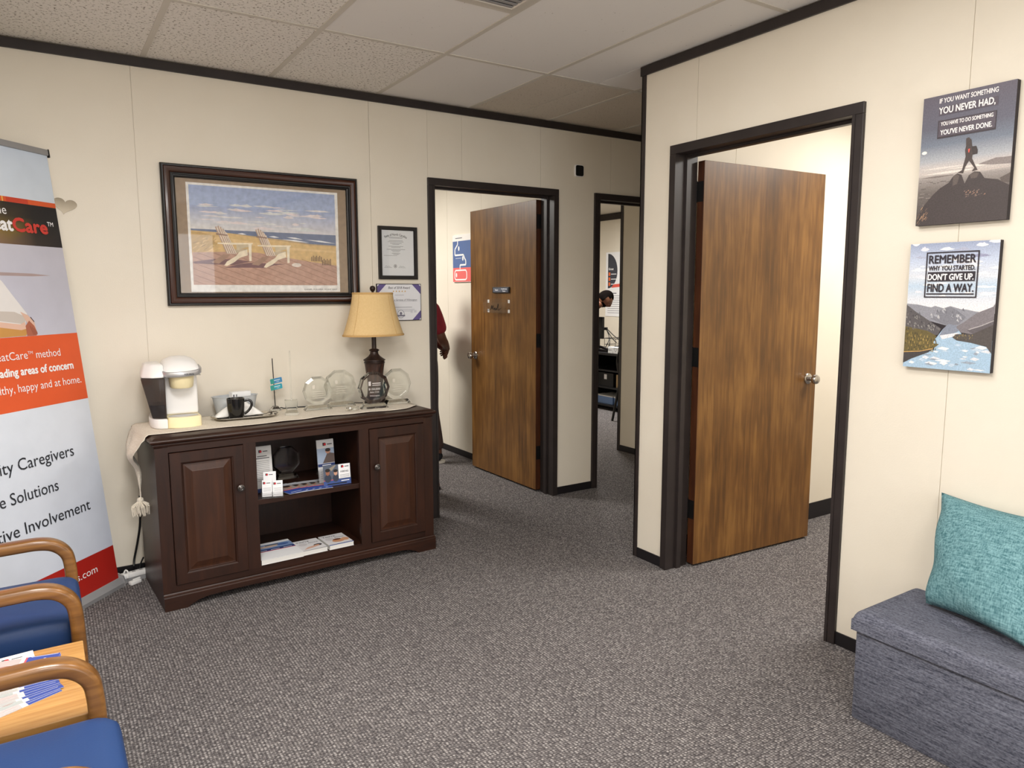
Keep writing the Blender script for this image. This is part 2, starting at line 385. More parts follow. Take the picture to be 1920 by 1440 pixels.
def weave(name, c1, c2, axis, sc=260, rough=.9):
    m = mat(name, c1, rough, spec=.25); nt = m.node_tree; N = nt.nodes; Lk = nt.links; b = N['Principled BSDF']
    tc = N.new('ShaderNodeTexCoord'); fs = []
    for st in axis:
        mp = N.new('ShaderNodeMapping'); mp.inputs['Scale'].default_value = st; Lk.new(tc.outputs['Object'], mp.inputs['Vector'])
        n = N.new('ShaderNodeTexNoise'); n.inputs['Scale'].default_value = sc; n.inputs['Detail'].default_value = 3; Lk.new(mp.outputs[0], n.inputs['Vector']); fs.append(n)
    a = N.new('ShaderNodeMath'); a.operation = 'ADD'; Lk.new(fs[0].outputs['Fac'], a.inputs[0]); Lk.new(fs[1].outputs['Fac'], a.inputs[1])
    r = N.new('ShaderNodeMapRange'); r.inputs[1].default_value = .72; r.inputs[2].default_value = 1.28; Lk.new(a.outputs[0], r.inputs[0])
    mx = N.new('ShaderNodeMix'); mx.data_type = 'RGBA'; mx.inputs['A'].default_value = lin(c1); mx.inputs['B'].default_value = lin(c2); Lk.new(r.outputs[0], mx.inputs['Factor']); Lk.new(mx.outputs['Result'], b.inputs['Base Color'])
    bp = N.new('ShaderNodeBump'); bp.inputs['Strength'].default_value = .35; bp.inputs['Distance'].default_value = .002; Lk.new(a.outputs[0], bp.inputs['Height']); Lk.new(bp.outputs[0], b.inputs['Normal'])
weave('linen_grey', (58, 60, 72), (116, 118, 131), ((1, .06, 1), (1, .5, 1)), 240)
weave('chenille_teal', (58, 100, 108), (126, 166, 172), ((1, .10, .6), (.6, 1, .10)), 300)
# ================================================================== STRUCTURE
XB, YB = 1.9885, -1.2147           # face and far end of the right-hand wall
XL, YF = -1.32, -6.3               # left wall, wall behind the photographer
X1R = 2.394                        # right wall of the conference room
XO, YO = 6.607, 5.2                # far walls of the copy room
struct('floor', box(nb(), XL - .2, XO + .2, YF - .2, YO + .2, -.05, 0), 'carpet', 'grey loop pile carpet over the whole floor')
def empty_struct(name, label, loc=(0, 0, 0), rot=(0, 0, 0)):
    o = bpy.data.objects.new(name, None); C.objects.link(o); o.location = loc; o.rotation_euler = rot
    return tag(o, label, kind='structure')
def panels(seams, openings, emit, parent):
    """upright wall panels between seams, each one mesh, cut round the openings; emit(a0,a1,z0,z1)->box args"""
    g = .0011
    for a0, a1, off in seams:
        bm = nb(); cuts = sorted({a0 + g, a1 - g} | {q for o in openings for q in o[:2] if a0 + g < q < a1 - g})
        for p, q in zip(cuts, cuts[1:]):
            mid = (p + q) / 2; z0 = 0
            for o in openings:
                if o[0] < mid < o[1]: z0 = o[2]
            if z0 < H: box(bm, *emit(p, q, z0, H, off))
        obj('wall_panel', bm, 'wall_cream', parent)
def core(name, label, openings, a0, a1, emit):
    bm = nb(); cuts = sorted({a0, a1} | {q for o in openings for q in o[:2] if a0 < q < a1})
    for p, q in zip(cuts, cuts[1:]):
        mid = (p + q) / 2; z0 = 0
        for o in openings:
            if o[0] < mid < o[1]: z0 = o[2]
        if z0 < H: box(bm, *emit(p, q, z0, H))
    return struct(name, bm, 'wall_cream', label)
# --- back wall, two doorways
OA = [(1.375, 2.335, 2.118), (2.69, 3.64, 2.118)]
wa = core('wall_back', 'cream panelled back wall with two doorways', OA, XL - .1, 5.2, lambda p, q, z0, z1: (p, q, .0045, .118, z0, z1))
panels([(XL, -.233, 0), (-.233, .987, 0), (.987, 1.361, 0), (1.361, 1.6, .002), (1.6, 2.203, .002), (2.203, 2.816, .002), (2.816, 4.2, .002), (4.2, 5.2, .002)], OA,
       lambda p, q, z0, z1, off: (p, q, off, .0044, z0, z1), wa)
panels([(XL, -.2, 0), (-.2, 1.0, 0), (1.0, 2.39, 0), (2.52, 3.7, 0)], OA, lambda p, q, z0, z1, off: (p, q, .1165, .13, z0, z1), wa)
# --- right wall, one doorway
OB = [(-2.41, -1.447, 2.135)]
wb = core('wall_right', 'cream panelled right wall with a doorway', OB, YF, YB - .004, lambda p, q, z0, z1: (XB + .003, XB + .118, p, q, z0, z1))
panels([(-1.584, YB - .004, 0), (-2.797, -1.584, 0), (-4.016, -2.797, 0), (-5.235, -4.016, 0), (YF, -5.235, 0)], OB, lambda p, q, z0, z1, off: (XB, XB + .0029, p, q, z0, z1), wb)
panels([(-2.6, YB - .135, 0), (-4.0, -2.6, 0)], OB, lambda p, q, z0, z1, off: (XB + .1165, XB + .13, p, q, z0, z1), wb)
# --- wall between the hallway and the office, its office side seen through the right doorway
wh = struct('wall_office', box(nb(), XB + .13, 5.2, -1.342, YB - .003, 0, H), 'wall_cream', 'cream panelled wall of the office behind the right door')
panels([(XB + .13, 2.552, 0), (2.552, 3.771, 0), (3.771, 5.2, 0)], [], lambda p, q, z0, z1, off: (p, q, -1.345, -1.3421, z0, z1), wh)
panels([(XB, 3.2, 0), (3.2, 4.4, 0), (4.4, 5.2, 0)], [], lambda p, q, z0, z1, off: (p, q, YB - .0029, YB, z0, z1), wh)
# --- right wall of the conference room, seen through the left doorway
wc = struct('wall_conference', box(nb(), X1R + .003, 2.508, .13, YO, 0, H), 'wall_cream', 'cream panelled wall inside the conference room')
panels([(.13, 1.109, 0), (1.109, 1.702, 0), (1.702, 2.92, 0), (2.92, YO, 0)], [], lambda p, q, z0, z1, off: (X1R, X1R + .0029, p, q, z0, z1), wc)
panels([(.13, 1.5, 0), (1.5, 3.2, 0), (3.2, YO, 0)], [], lambda p, q, z0, z1, off: (2.5065, 2.52, p, q, z0, z1), wc)
# --- short wall inside the second doorway, and the far wall of the copy room
ws = struct('wall_partition', box(nb(), 3.722, 3.83, .13, .889, 0, H), 'wall_core', 'short cream partition inside the second doorway')
panels([(.131, .886, 0)], [], lambda p, q, z0, z1, off: (3.71, 3.7235, p, q, z0, z1), ws)
wo = struct('wall_far', box(nb(), XO + .012, XO + .1, .1, YO + .1, 0, H), 'wall_core', 'cream far wall of the copy room')
panels([(.13, 2.4, 0), (2.4, 4.75, 0), (4.75, YO, 0)], [], lambda p, q, z0, z1, off: (XO, XO + .0135, p, q, z0, z1), wo)
# --- the walls out of the picture
struct('wall_left', box(nb(), XL - .1, XL, YF, 0, 0, H), 'wall_cream', 'cream left wall behind the chairs')
struct('wall_front', boxes([(XL, -.9, YF - .1, YF, 0, H), (1.3, XB + .1, YF - .1, YF, 0, H), (-.9, 1.3, YF - .1, YF, 0, .3), (-.9, 1.3, YF - .1, YF, 2.2, H)]), 'wall_cream', 'cream wall with a wide window behind the photographer')
wn_ = empty_struct('window_1', 'wide front window behind the photographer', (.2, YF, .3))
obj('window_frame', boxes([(-1.1, -1.05, -.09, -.01, 0, 1.9), (1.05, 1.1, -.09, -.01, 0, 1.9), (-1.05, 1.05, -.09, -.01, 0, .05), (-1.05, 1.05, -.09, -.01, 1.85, 1.9), (-.025, .025, -.09, -.01, .05, 1.85)]), 'trim_dark', wn_)
struct('wall_conference_left', box(nb(), XL - .1, XL, .13, YO, 0, H), 'wall_cream', 'cream left wall of the conference room')
struct('wall_conference_back', box(nb(), XL, X1R, YO, YO + .1, 0, H), 'wall_cream', 'cream back wall of the conference room')
struct('wall_copy_back', box(nb(), 2.52, XO, YO, YO + .1, 0, H), 'wall_cream', 'cream back wall of the copy room')
struct('wall_copy_front', box(nb(), 3.83, XO, .13, .23, 0, H), 'wall_cream', 'cream front wall of the copy room')
struct('wall_office_right', box(nb(), 5.1, 5.2, -4.1, -1.345, 0, H), 'wall_cream', 'cream right wall of the office')
struct('wall_office_front', box(nb(), XB + .13, 5.1, -4.1, -4.0, 0, H), 'wall_cream', 'cream front wall of the office')
struct('wall_hall_end', box(nb(), 5.1, 5.2, YB, 0, 0, H), 'wall_cream', 'cream end wall of the hallway')
# --- ceiling: slab, grid bars and lay-in tiles
ce = struct('ceiling', box(nb(), XL - .2, XO + .2, YF - .2, YO + .2, H + .03, H + .08), 'plaster', 'suspended ceiling of lay-in tiles in a grid')
X0, PT = -.1757, .6096
rows = [(-.843, 0), (-2.069, -.843), (-3.288, -2.069), (-4.507, -3.288), (-5.726, -4.507), (YF, -5.726)]
lights_cells = set()
for x, y, p in TROFFERS: lights_cells.add((round((x - PT / 2 - X0) / PT), [i for i, r in enumerate(rows) if r[0] < y < r[1]][0]))
k0, k1 = -2, 8
def kx(k): return max(XL, min(5.15, X0 + k * PT))
for k in range(k0, k1 + 1):
    a, b = kx(k), kx(k + 1)
    if b - a < .02: continue
    for i, (y0, y1) in enumerate(rows):
        if (k, i) in lights_cells: continue
        parts = []
        def addr(xa, xb, ya, yb):
            if xb - xa > .02 and yb - ya > .02: parts.append((xa + .004, xb - .004, ya + .004, yb - .004, H + .002, H + .018))
        lst = [(y0, y1)]
        if i == 1 and k == 1: lst = [(-1.456, y1)]      # the air vent takes the rest of this bay
        for ya, yb in lst:
            addr(a, min(b, XB), ya, yb)
            if b > XB and yb > YB: addr(max(a, XB), b, max(ya, YB), yb)
        if not parts: continue
        bm = nb()
        for q in parts: box(bm, *q)
        m = 'tile_pinhole'
        if (i == 0 and k <= 1) or (i == 1 and k <= 0): m = 'tile_fissured'
        if i == 0 and k >= 3: m = 'tile_aged'
        obj('ceiling_tile', bm, m, ce)
tb = .012
def bar(x0, x1, y0, y1):
    obj('grid_bar', box(nb(), x0, x1, y0, y1, H - .0015, H + .012), 'tbar', ce)
for k in range(k0, k1 + 2):
    x = X0 + k * PT
    if XL < x < XB: bar(x - tb, x + tb, YF, 0)
    elif XB <= x < 5.1: bar(x - tb, x + tb, YB, 0)
for y0, y1 in rows[:-1]:
    cs = [XL] + [X0 + k * PT for k in range(k0, k1 + 2) if XL < X0 + k * PT < (5.1 if y0 > YB else XB)] + [5.1 if y0 > YB else XB]
    for p, q in zip(cs, cs[1:]): bar(p + tb, q - tb, y0 - tb, y0 + tb)
bar(X0 + PT + tb, X0 + 2 * PT - tb, -1.456 - tb, -1.456 + tb)
# air vent
av = thing('air_vent', 'square louvred air vent set into the ceiling grid', 'vent', (X0 + 1.5 * PT, -1.7625, H))
fb = frame_bm(.585, .585, [(0, .012), (0, -.004), (.03, -.008), (.036, -.004), (.036, .012)])
obj('vent_frame', fb, 'tbar', av)
for i in range(17):
    y = -.252 + i * .0315
    obj('louvre', box(nb(), -.256, .256, y - .009, y + .009, -.0055, -.0025, M=None), 'grey_plastic', av)
obj('vent_throat', box(nb(), -.262, .262, -.262, .262, .004, .010), 'black_metal', av)
# fluorescent troffers of this room
for x, y, lab in [(-.48, -2.678, 'ceiling troffer above the blue chairs'), (.7385, -2.678, 'ceiling troffer above the middle of the waiting room'), (-.48, -5.117, 'ceiling troffer behind the photographer'), (.9, 2.0, 'ceiling troffer in the conference room'), (3.6, -2.6, 'ceiling troffer in the office behind the right door'), (4.9, 2.9, 'ceiling troffer in the copy room')]:
    t = thing('ceiling_light', lab, 'ceiling light', (x, y, H), group='fluorescent troffers out of the picture')
    obj('housing', boxes([(-.29, .29, -.6, .6, .02, .028), (-.292, -.272, -.6, .6, 0, .02), (.272, .292, -.6, .6, 0, .02), (-.272, .272, -.6, -.575, 0, .02), (-.272, .272, .575, .6, 0, .02)]), 'tbar', t)
# --- crown trims, corner trim, baseboards
ch = .048
def tr(name, label, *b): return struct(name, box(nb(), *b, bev=.0015), 'trim_dark', label)
tr('trim_1', 'dark crown trim along the back wall', XL, 5.1, -.013, -.0003, H - ch, H - .003)
tr('trim_2', 'dark crown trim along the right wall', XB - .013, XB - .0003, YF, YB + .013, H - ch, H - .003)
tr('trim_3', 'dark crown trim along the hallway wall', XB, 5.1, YB + .0003, YB + .013, H - ch, H - .003)
struct('trim_4', boxes([(XB - .006, XB - .0002, YB - .022, YB + .006, 0, H - ch), (XB - .006, XB + .022, YB + .0002, YB + .006, 0, H - ch)]), 'trim_dark', 'dark corner trim at the end of the right wall')
tr('trim_5', 'dark crown trim along the far copy room wall', XO - .013, XO - .0003, .13, YO, H - ch - .02, H + .02)
struct('trim_6', boxes([(3.704, 3.7098, .862, .895, 0, H), (3.704, 3.84, .8892, .895, 0, H)]), 'trim_dark', 'dark corner trim at the end of the partition')
bh = .055
def bs(name, label, *b): return struct(name, box(nb(), *b, bev=.001), 'rubber_base', label)
bs('baseboard_back', 'black baseboard of the back wall left of the doorways', XL, 1.354, -.007, -.0003, 0, bh)
bs('baseboard_between', 'black baseboard between the two doorways', 2.348, 2.665, -.007, -.0003, 0, bh)
bs('baseboard_right_far', 'black baseboard beside the hallway corner', XB - .007, XB - .0003, -1.4245, YB - .024, 0, bh)
bs('baseboard_right', 'black baseboard behind the storage bench', XB - .007, XB - .0003, YF, -2.433, 0, bh)
bs('baseboard_office', 'black baseboard in the office behind the right door', XB + .15, 5.1, -1.352, -1.3453, 0, .105)
bs('baseboard_conference', 'black baseboard in the conference room', X1R - .007, X1R - .0003, .17, YO, 0, bh)
bs('baseboard_partition', 'black baseboard of the short partition', 3.703, 3.7097, .14, .861, 0, bh)
bs('baseboard_left', 'black baseboard of the left wall', XL + .0003, XL + .007, YF, -.02, 0, bh)
# --- doors
def knob(parent, x, y, z, s):
    """round door knob on a rosette, out along s*Y"""
    M = Matrix.Translation((x, y, z)) @ Matrix.Rotation(-s * PI / 2, 4, 'X')
    bm = lathe([(.031, 0), (.031, .004), (.028, .007), (.013, .010), (.011, .024), (.014, .032), (.024, .038), (.0275, .047), (.0275, .055), (.023, .063), (.012, .067), (.002, .068)], 28)
    bmesh.ops.transform(bm, matrix=M, verts=bm.verts)
    return tag(obj('knob', bm, 'chrome', parent, 35), 'satin chrome door knob')
def hinge(parent, z, y0, y1, by):
    bm = nb(); box(bm, -.0022, 0, y0, y1, z - .05, z + .05)
    lathe([(.0065, -.052), (.0065, .052)], 12, bm, (-.006, by, z))
    for dz in (-.036, -.014, .014, .036): lathe([(.004, 0), (.003, .001)], 8, bm, (0, 0, 0)) if False else None
    return obj('hinge', bm, 'black_metal', parent)
def door_frame(name, label, w0, w1, ztop, fw, depth0, depth1, stop, loc, rot):
    """local X across, Z up, Y into the wall; w0..w1 outer width"""
    e = empty_struct(name, label, loc, rot)
    for x0, x1, s in ((w0, w0 + fw, 1), (w1 - fw, w1, -1)):
        bm = nb(); box(bm, x0, x1, depth0, depth1, 0, ztop - fw, bev=.002)
        sx0 = x1 if s > 0 else x0 - .013
        box(bm, sx0, sx0 + .013, stop, stop + .03, 0, ztop - fw - .013)
        # shallow rebate bead on the face
        sx = x1 - .012 if s > 0 else x0
        box(bm, sx, sx + .012, depth0 - .004, depth0 + .002, 0, ztop - fw - .0005)
        obj('jamb', bm, 'trim_dark', e)
    bm = nb(); box(bm, w0, w1, depth0, depth1, ztop - fw, ztop, bev=.002); box(bm, w0 + fw, w1 - fw, stop, stop + .03, ztop - fw - .013, ztop - fw)
    obj('header', bm, 'trim_dark', e)
    return e
d1 = door_frame('door_1', 'dark framed left doorway with its brown door standing open', 1.355, 2.347, 2.142, .044, -.015, .137, .05, (0, 0, 0), (0, 0, 0))
lf = obj('leaf', box(nb(), 0, .912, -.0445, 0, .014, 2.086, bev=.0015), 'door_veneer', d1); lf.location = (2.268, .146, 0); lf.rotation_euler = (0, 0, math.radians(90.4))
obj('edge_strip', box(nb(), -.0012, .0002, -.0440, -.0005, .016, 2.084), 'door_edge', lf)
knob(lf, .846, 0, .94, 1)
for z in (1.937, 1.104, .288): hinge(lf, z, -.046, -.004, -.05)
door_frame('door_2', 'dark framed second doorway leading to the copy room', 2.666, 3.664, 2.142, .044, -.015, .137, .05, (0, 0, 0), (0, 0, 0))
d3 = door_frame('door_3', 'dark framed right doorway with its brown veneered door open', 0, 1.007, 2.159, .0435, -.015, .137, .05, (XB, -1.4252, 0), (0, 0, -PI / 2))
lf = obj('leaf', box(nb(), 0, .912, 0, .0445, .012, 2.094, bev=.0015), 'door_veneer', d3)
lf.parent = None
lf.location = (2.130, -1.512, 0); lf.rotation_euler = (0, 0, math.radians(-3.2))
bpy.context.view_layer.update()
mwx = lf.matrix_world.copy(); lf.parent = d3; bpy.context.view_layer.update(); lf.matrix_parent_inverse = Matrix.Identity(4); lf.matrix_basis = d3.matrix_world.inverted() @ mwx
obj('edge_strip', box(nb(), -.0012, .0002, .0005, .0440, .014, 2.092), 'door_edge', lf)
knob(lf, .846, 0, .955, -1)
for z in (1.945, 1.114, .308): hinge(lf, z, .004, .046, .05)
# ================================================================== WALL-HUNG THINGS
# --- large framed beach print
pw, ph = 1.028, .712
pic = thing('framed_picture', 'large framed beach print with two white chairs on a deck', 'picture', (.384, -.0005, 1.737), WALL_A)
obj('frame_outer', frame_bm(pw, ph, [(0, 0), (0, .022), (.006, .030), (.012, .030), (.012, .026)]), 'frame_black', pic, 30)
obj('frame_moulding', frame_bm(pw, ph, [(.012, .0), (.012, .026), (.016, .033), (.026, .036), (.036, .033), (.043, .026), (.043, 0)]), 'frame_brown', pic, 30)
obj('frame_inner', frame_bm(pw, ph, [(.043, 0), (.043, .026), (.047, .028), (.052, .027), (.054, .021), (.058, .022), (.063, .020), (.066, .014), (.066, .002)]), 'frame_black', pic, 30)
obj('backing', box(nb(), -pw / 2 + .01, pw / 2 - .01, -ph / 2 + .01, ph / 2 - .01, .0005, .006), 'canvas_edge', pic)
iw, ih = .768, .508              # printed image
ix, iy = -iw / 2 - .001, -ih / 2 + .006
P = Print()
P.rect(-.449, -.291, .449, .291, (152, 130, 106), 0)
P.rect(ix - .0125, iy - .037, ix + iw + .0165, iy + ih + .0115, (236, 233, 228), 1)
def pp(l): return [(ix + x * iw, iy + y * ih) for x, y in l]
sky = (146, 162, 200); mid = (178, 188, 212); low = (216, 214, 214)
P.poly(pp([(0, .80), (1, .80), (1, 1), (0, 1)]), None, 2, [(168, 182, 212)] * 2 + [(158, 172, 206)] * 2)
P.poly(pp([(0, .56), (1, .56), (1, .80), (0, .80)]), None, 2, [(222, 218, 214), (212, 208, 212), (158, 172, 206), (162, 174, 206)])
rr = random.Random(3)
for i in range(44):
    y = .585 + rr.random() * .24; x = rr.random() * .86; l = .05 + rr.random() * .16; hh = .005 + rr.random() * .012
    n = 9; top = [(x + l * k / n, y + hh * math.sin(PI * k / n) * (.6 + rr.random() * .8)) for k in range(n + 1)]
    bot = [(x + l * k / n, y - hh * .7 * math.sin(PI * k / n)) for k in range(n, -1, -1)]
    pts = [(min(p, 1), q) for p, q in top + bot[1:-1]]
    P.poly(pp(pts), (220 + rr.randint(-8, 10), 216, 216), 3)
P.poly(pp([(0, .564), (1, .557), (1, .43), (.8, .44), (.53, .48), (.25, .525), (0, .545)]), (110, 122, 150), 3)
P.poly(pp([(0, .547), (.253, .532), (.528, .495), (.678, .475), (.807, .449), (1, .44), (1, .2), (.67, .27), (0, .3)]), (214, 180, 124), 4)
P.poly(pp([(.25, .53), (.53, .493), (.68, .474), (.81, .448), (1, .438), (1, .43), (.8, .436), (.66, .462), (.5, .482)]), (188, 160, 118), 5)
P.poly(pp([(0, .5), (.2, .49), (.45, .44), (.7, .40), (1, .38), (1, .36), (.6, .38), (.2, .44), (0, .46)]), (224, 192, 138), 5)
for a, b, c, d in ((.3, .531, .36, .526), (.51, .513, .585, .507), (.635, .512, .756, .494), (.776, .494, .998, .463), (.6, .489, .8, .463)):
    P.poly(pp([(a, b), ((a + c) / 2, (b + d) / 2 + .011), (c, d), ((a + c) / 2, (b + d) / 2 - .006)]), (236, 236, 238), 6)
P.poly(pp([(.002, .535), (.06, .53), (.15, .5), (.14, .45), (.165, .42), (.12, .36), (.074, .33), (.001, .33)]), (190, 156, 98), 6)
for i in range(46):
    x = rr.random() * .15; y = .335 + rr.random() * (.18 - x * .5); P.line(pp([(x, y), (x + .012 + rr.random() * .02, y + .012 + rr.random() * .018)]), .0022, rr.choice([(226, 196, 136), (160, 128, 78), (206, 172, 110)]), 7)
deck = [(.002, .326), (.212, .34), (.425, .341), (.673, .285), (.802, .256), (1, .219), (1, 0), (0, 0)]
P.poly(pp(deck), (188, 150, 132), 7)
for i in range(18):
    # plank joints fan out from the far right
    y0 = .32 - i * .0; ang = .0
    xs = -.75 + i * .105; x0, x1 = xs, xs + .62 + i * .012
    def cl(x, y): return (min(max(x, 0), 1), y)
    p0 = (x0 + .62, 0.0); p1 = (x0 + .05, .325)
    if p1[0] < 0: t = (0 - p1[0]) / (p0[0] - p1[0]); p1 = (0, p1[1] + (p0[1] - p1[1]) * t)
    if p0[0] > 1: t = (1 - p1[0]) / (p0[0] - p1[0]); p0 = (1, p1[1] + (p0[1] - p1[1]) * t)
    if p0[0] <= 0 or p1[0] >= .93: continue
    lim = .325 if p1[0] < .42 else .33 - (p1[0] - .42) * .19
    if p1[1] > lim: t = (p1[1] - lim) / max(1e-6, (p1[1] - p0[1])); p1 = (p1[0] + (p0[0] - p1[0]) * t, lim)
    if p1[0] < p0[0]: P.line(pp([p1, p0]), .0016, (132, 92, 76), 8)
for sh in ([(.004, .233), (.14, .265), (.268, .265), (.38, .246), (.266, .206), (.127, .21), (.009, .215)], [(.201, .177), (.302, .216), (.38, .232), (.621, .226), (.538, .21), (.476, .18), (.39, .182)]):
    P.poly(pp(sh), (122, 88, 92), 9)
def beach_chair(dx, dy):
    q = lambda l: pp([(x + dx, y + dy) for x, y in l])
    P.poly(q([(.119, .228), (.152, .265), (.199, .312), (.246, .314), (.209, .263), (.167, .216)]), (168, 136, 118), 10)
    P.poly(q([(.22, .36), (.30, .37), (.36, .375), (.36, .345), (.29, .33), (.23, .33)]), (196, 178, 152), 10)
    P.poly(q([(.285, .432), (.395, .432), (.392, .41), (.29, .36)]), (206, 190, 160), 10)
    n = 5
    for k in range(n):
        a, b = k / n, (k + .78) / n; tp = (.60, .607, .596, .578, .55)[k]
        L0, R0 = .154 + .075 * a, .154 + .075 * b; l0, r0 = .22 + .067 * a, .22 + .067 * b
        P.poly(q([(l0, .322 - .006 * a), (r0, .322 - .006 * b), (R0, tp - .012), ((L0 + R0) / 2, tp), (L0, tp - .014)]), (186, 160, 144), 11)
        P.line(q([(r0, .322), (R0, tp - .014)]), .0032, (240, 228, 210), 12)
    P.poly(q([(.157, .528), (.232, .516), (.234, .502), (.16, .512)]), (150, 122, 108), 13)
    P.poly(q([(.166, .432), (.398, .439), (.398, .427), (.255, .415), (.165, .420)]), (240, 226, 200), 13)
    P.poly(q([(.368, .427), (.389, .427), (.385, .251), (.369, .25)]), (240, 228, 206), 13)
    P.poly(q([(.201, .199), (.22, .241), (.281, .298), (.306, .344), (.36, .37), (.361, .31), (.304, .28), (.267, .233), (.219, .195)]), (238, 224, 198), 14)
beach_chair(0, 0); beach_chair(.265, -.012)
P.ell(*pp([(.70, .218)])[0], .027, .011, (226, 214, 204), 10)
for x0, n, y0, hgt in ((.81, 7, .262, .062), (.89, 6, .222, .07)):
    for k in range(n): P.rect(*pp([(x0 + k * .012, y0)])[0], *pp([(x0 + .006 + k * .012, y0 + hgt * (.8 + .2 * (k % 2)))])[0], (110, 82, 64), 10)
P.text('DANIEL POLLERA  POINT EAST', ix + iw, iy - .0275, (60, 60, 60), w=.19, h=.0085, layer=3, align='r')
o = P.build('print', 'print_art', pic); o.location = (0, 0, .0065)
obj('glazing', box(nb(), -.4485, .4485, -.2905, .2905, .0135, .0150), 'pane', pic)

# --- framed certificate
ct = thing('framed_certificate', 'white certificate in a black frame above the award plaque', 'certificate', (1.150, -.0005, 1.682), WALL_A)
cw, chh = .252, .312
obj('frame', frame_bm(cw, chh, [(0, 0), (0, .016), (.003, .019), (.018, .018), (.022, .012), (.022, .002)]), 'frame_black', ct)
obj('backing', box(nb(), -cw / 2 + .004, cw / 2 - .004, -chh / 2 + .004, chh / 2 - .004, .0005, .005), 'canvas_edge', ct)
P = Print(); P.rect(-cw / 2 + .021, -chh / 2 + .021, cw / 2 - .021, chh / 2 - .021, (222, 224, 226), 0)
s = 'State of North Carolina'
v, f = text_geo(s, .012)
X0_, X1_ = min(p[0] for p in v), max(p[0] for p in v); i0 = len(P.v); RR = .155
for a, b in v:
    t = ((a - X0_) / (X1_ - X0_) - .5); th = -t * .94; r = RR + b * .0195
    P.v.append((-.012 + r * math.sin(-th), -.052 + r * math.cos(th) , .0006))
for q in f: P.f.append(tuple(i0 + k for k in q)); P.c.append([lin((50, 50, 54))] * len(q))
for y, l in ((.092, .095), (.086, .085), (.072, .09), (.065, .1), (.056, .075), (.05, .045), (.038, .095), (.032, .06), (.02, .12), (.014, .06), (.006, .045), (-.004, .055), (-.009, .035)):
    P.rect(-.012 - l / 2, y, -.012 + l / 2, y + .0022, (128, 128, 132), 1)
P.rect(-.09, -.017, -.005, -.0150, (150, 150, 152), 1)
for x0, x1 in ((-.09, -.04), (.002, .05)): P.rect(x0, -.087, x1, -.0858, (110, 110, 112), 1); P.line([(x0 + .006, -.083), (x0 + .014, -.076), (x0 + .02, -.083), (x0 + .03, -.078), (x0 + .04, -.083)], .0012, (90, 90, 92), 1)
P.ell(-.018, -.078, .0105, .011, (150, 150, 152), 1); P.ell(-.018, -.078, .0075, .008, (206, 206, 208), 2); P.ell(-.018, -.078, .004, .005, (120, 120, 122), 3)
o = P.build('certificate_sheet', 'print_matte', ct); o.location = (0, 0, .0055)
obj('glazing', box(nb(), -cw / 2 + .0215, cw / 2 - .0215, -chh / 2 + .0215, chh / 2 - .0215, .0075, .0085), 'pane', ct)
# --- award plaque
ap = thing('award_plaque', 'white award plaque with purple corners, half behind the lampshade', 'plaque', (1.151, -.0005, 1.388), WALL_A)
aw, ah = .29, .222
obj('board', box(nb(), -aw / 2, aw / 2, -ah / 2, ah / 2, 0, .012, bev=.002), 'canvas_edge', ap)
P = Print(); x, y = aw / 2 - .004, ah / 2 - .004
P.rect(-x, -y, x, y, (226, 226, 230), 0)
pur = (96, 84, 138)
for sx in (-1, 1):
    for sy in (-1, 1):
        P.poly([(sx * x, sy * (y - .012)), (sx * x, sy * (y - .058)), (sx * (x - .056), sy * y), (sx * (x - .012), sy * y)], pur, 1)
P.text('Best of 2018 Award', 0, y - .026, (70, 68, 80), w=.142, h=.0145, layer=2, shear=.25, align='c', bold=.008)
for k in range(5):
    cx = -.038 + k * .019; st = []
    for j in range(10): r = .0062 if j % 2 == 0 else .0026; st.append((cx + r * math.sin(j * PI / 5), y - .041 + r * math.cos(j * PI / 5)))
    P.poly(st, (206, 160, 60), 2)
P.rect(-.03, y - .064, .03, y - .062, (140, 140, 150), 2)
P.text('e Services of Wilmington', .116, y - .098, (86, 86, 96), w=.15, h=.0125, layer=2, shear=.3, align='r')
P.rect(-.05, y - .1015, .117, y - .1005, (110, 110, 120), 2)
P.rect(-.04, y - .138, .082, y - .1355, (120, 120, 130), 2)
for yy, l in ((y - .15, .12), (y - .156, .118), (y - .162, .10)): P.rect(-.02, yy, -.02 + l, yy + .0016, (170, 170, 178), 2)
P.ell(.008, -y + .036, .024, .025, (150, 150, 162), 1); P.ell(.008, -y + .036, .0205, .0215, (226, 226, 230), 2); P.ell(.008, -y + .04, .008, .009, (120, 118, 134), 3); P.rect(-.016, -y + .022, .035, -y + .031, (120, 118, 134), 3)
P.rect(.072, -y + .042, .088, -y + .06, (206, 206, 212), 1); P.rect(.095, -y + .044, .112, -y + .058, (206, 206, 212), 1)
o = P.build('award_sheet', 'print_matte', ap); o.location = (0, 0, .0122)
# --- heart mirror
hm = []
for k in range(40):
    t = 2 * PI * k / 40; hm.append((16 * math.sin(t) ** 3 * .0032, (13 * math.cos(t) - 5 * math.cos(2 * t) - 2 * math.cos(3 * t) - math.cos(4 * t)) * .0032))
hmo = thing('heart_mirror', 'small heart shaped mirror on the wall beside the banner', 'mirror', (-.547, -.0004, 1.858), WALL_A)
obj('mirror_heart', prism([(x * .96, y * .8) for x, y in hm], 0, .003), 'mirror', hmo).rotation_euler = (0, 0, math.radians(-10))
# --- small dark sensor
sn = thing('wall_sensor', 'small black square sensor on the wall above the doorways', 'sensor', (2.525, .0048, 2.281), WALL_A)
obj('bezel', prism(rrect(.076, .082, .016), 0, .016, bev=.002), 'white_plastic', sn)
obj('face', prism(rrect(.066, .072, .012), .0162, .019), 'black_plastic', sn)

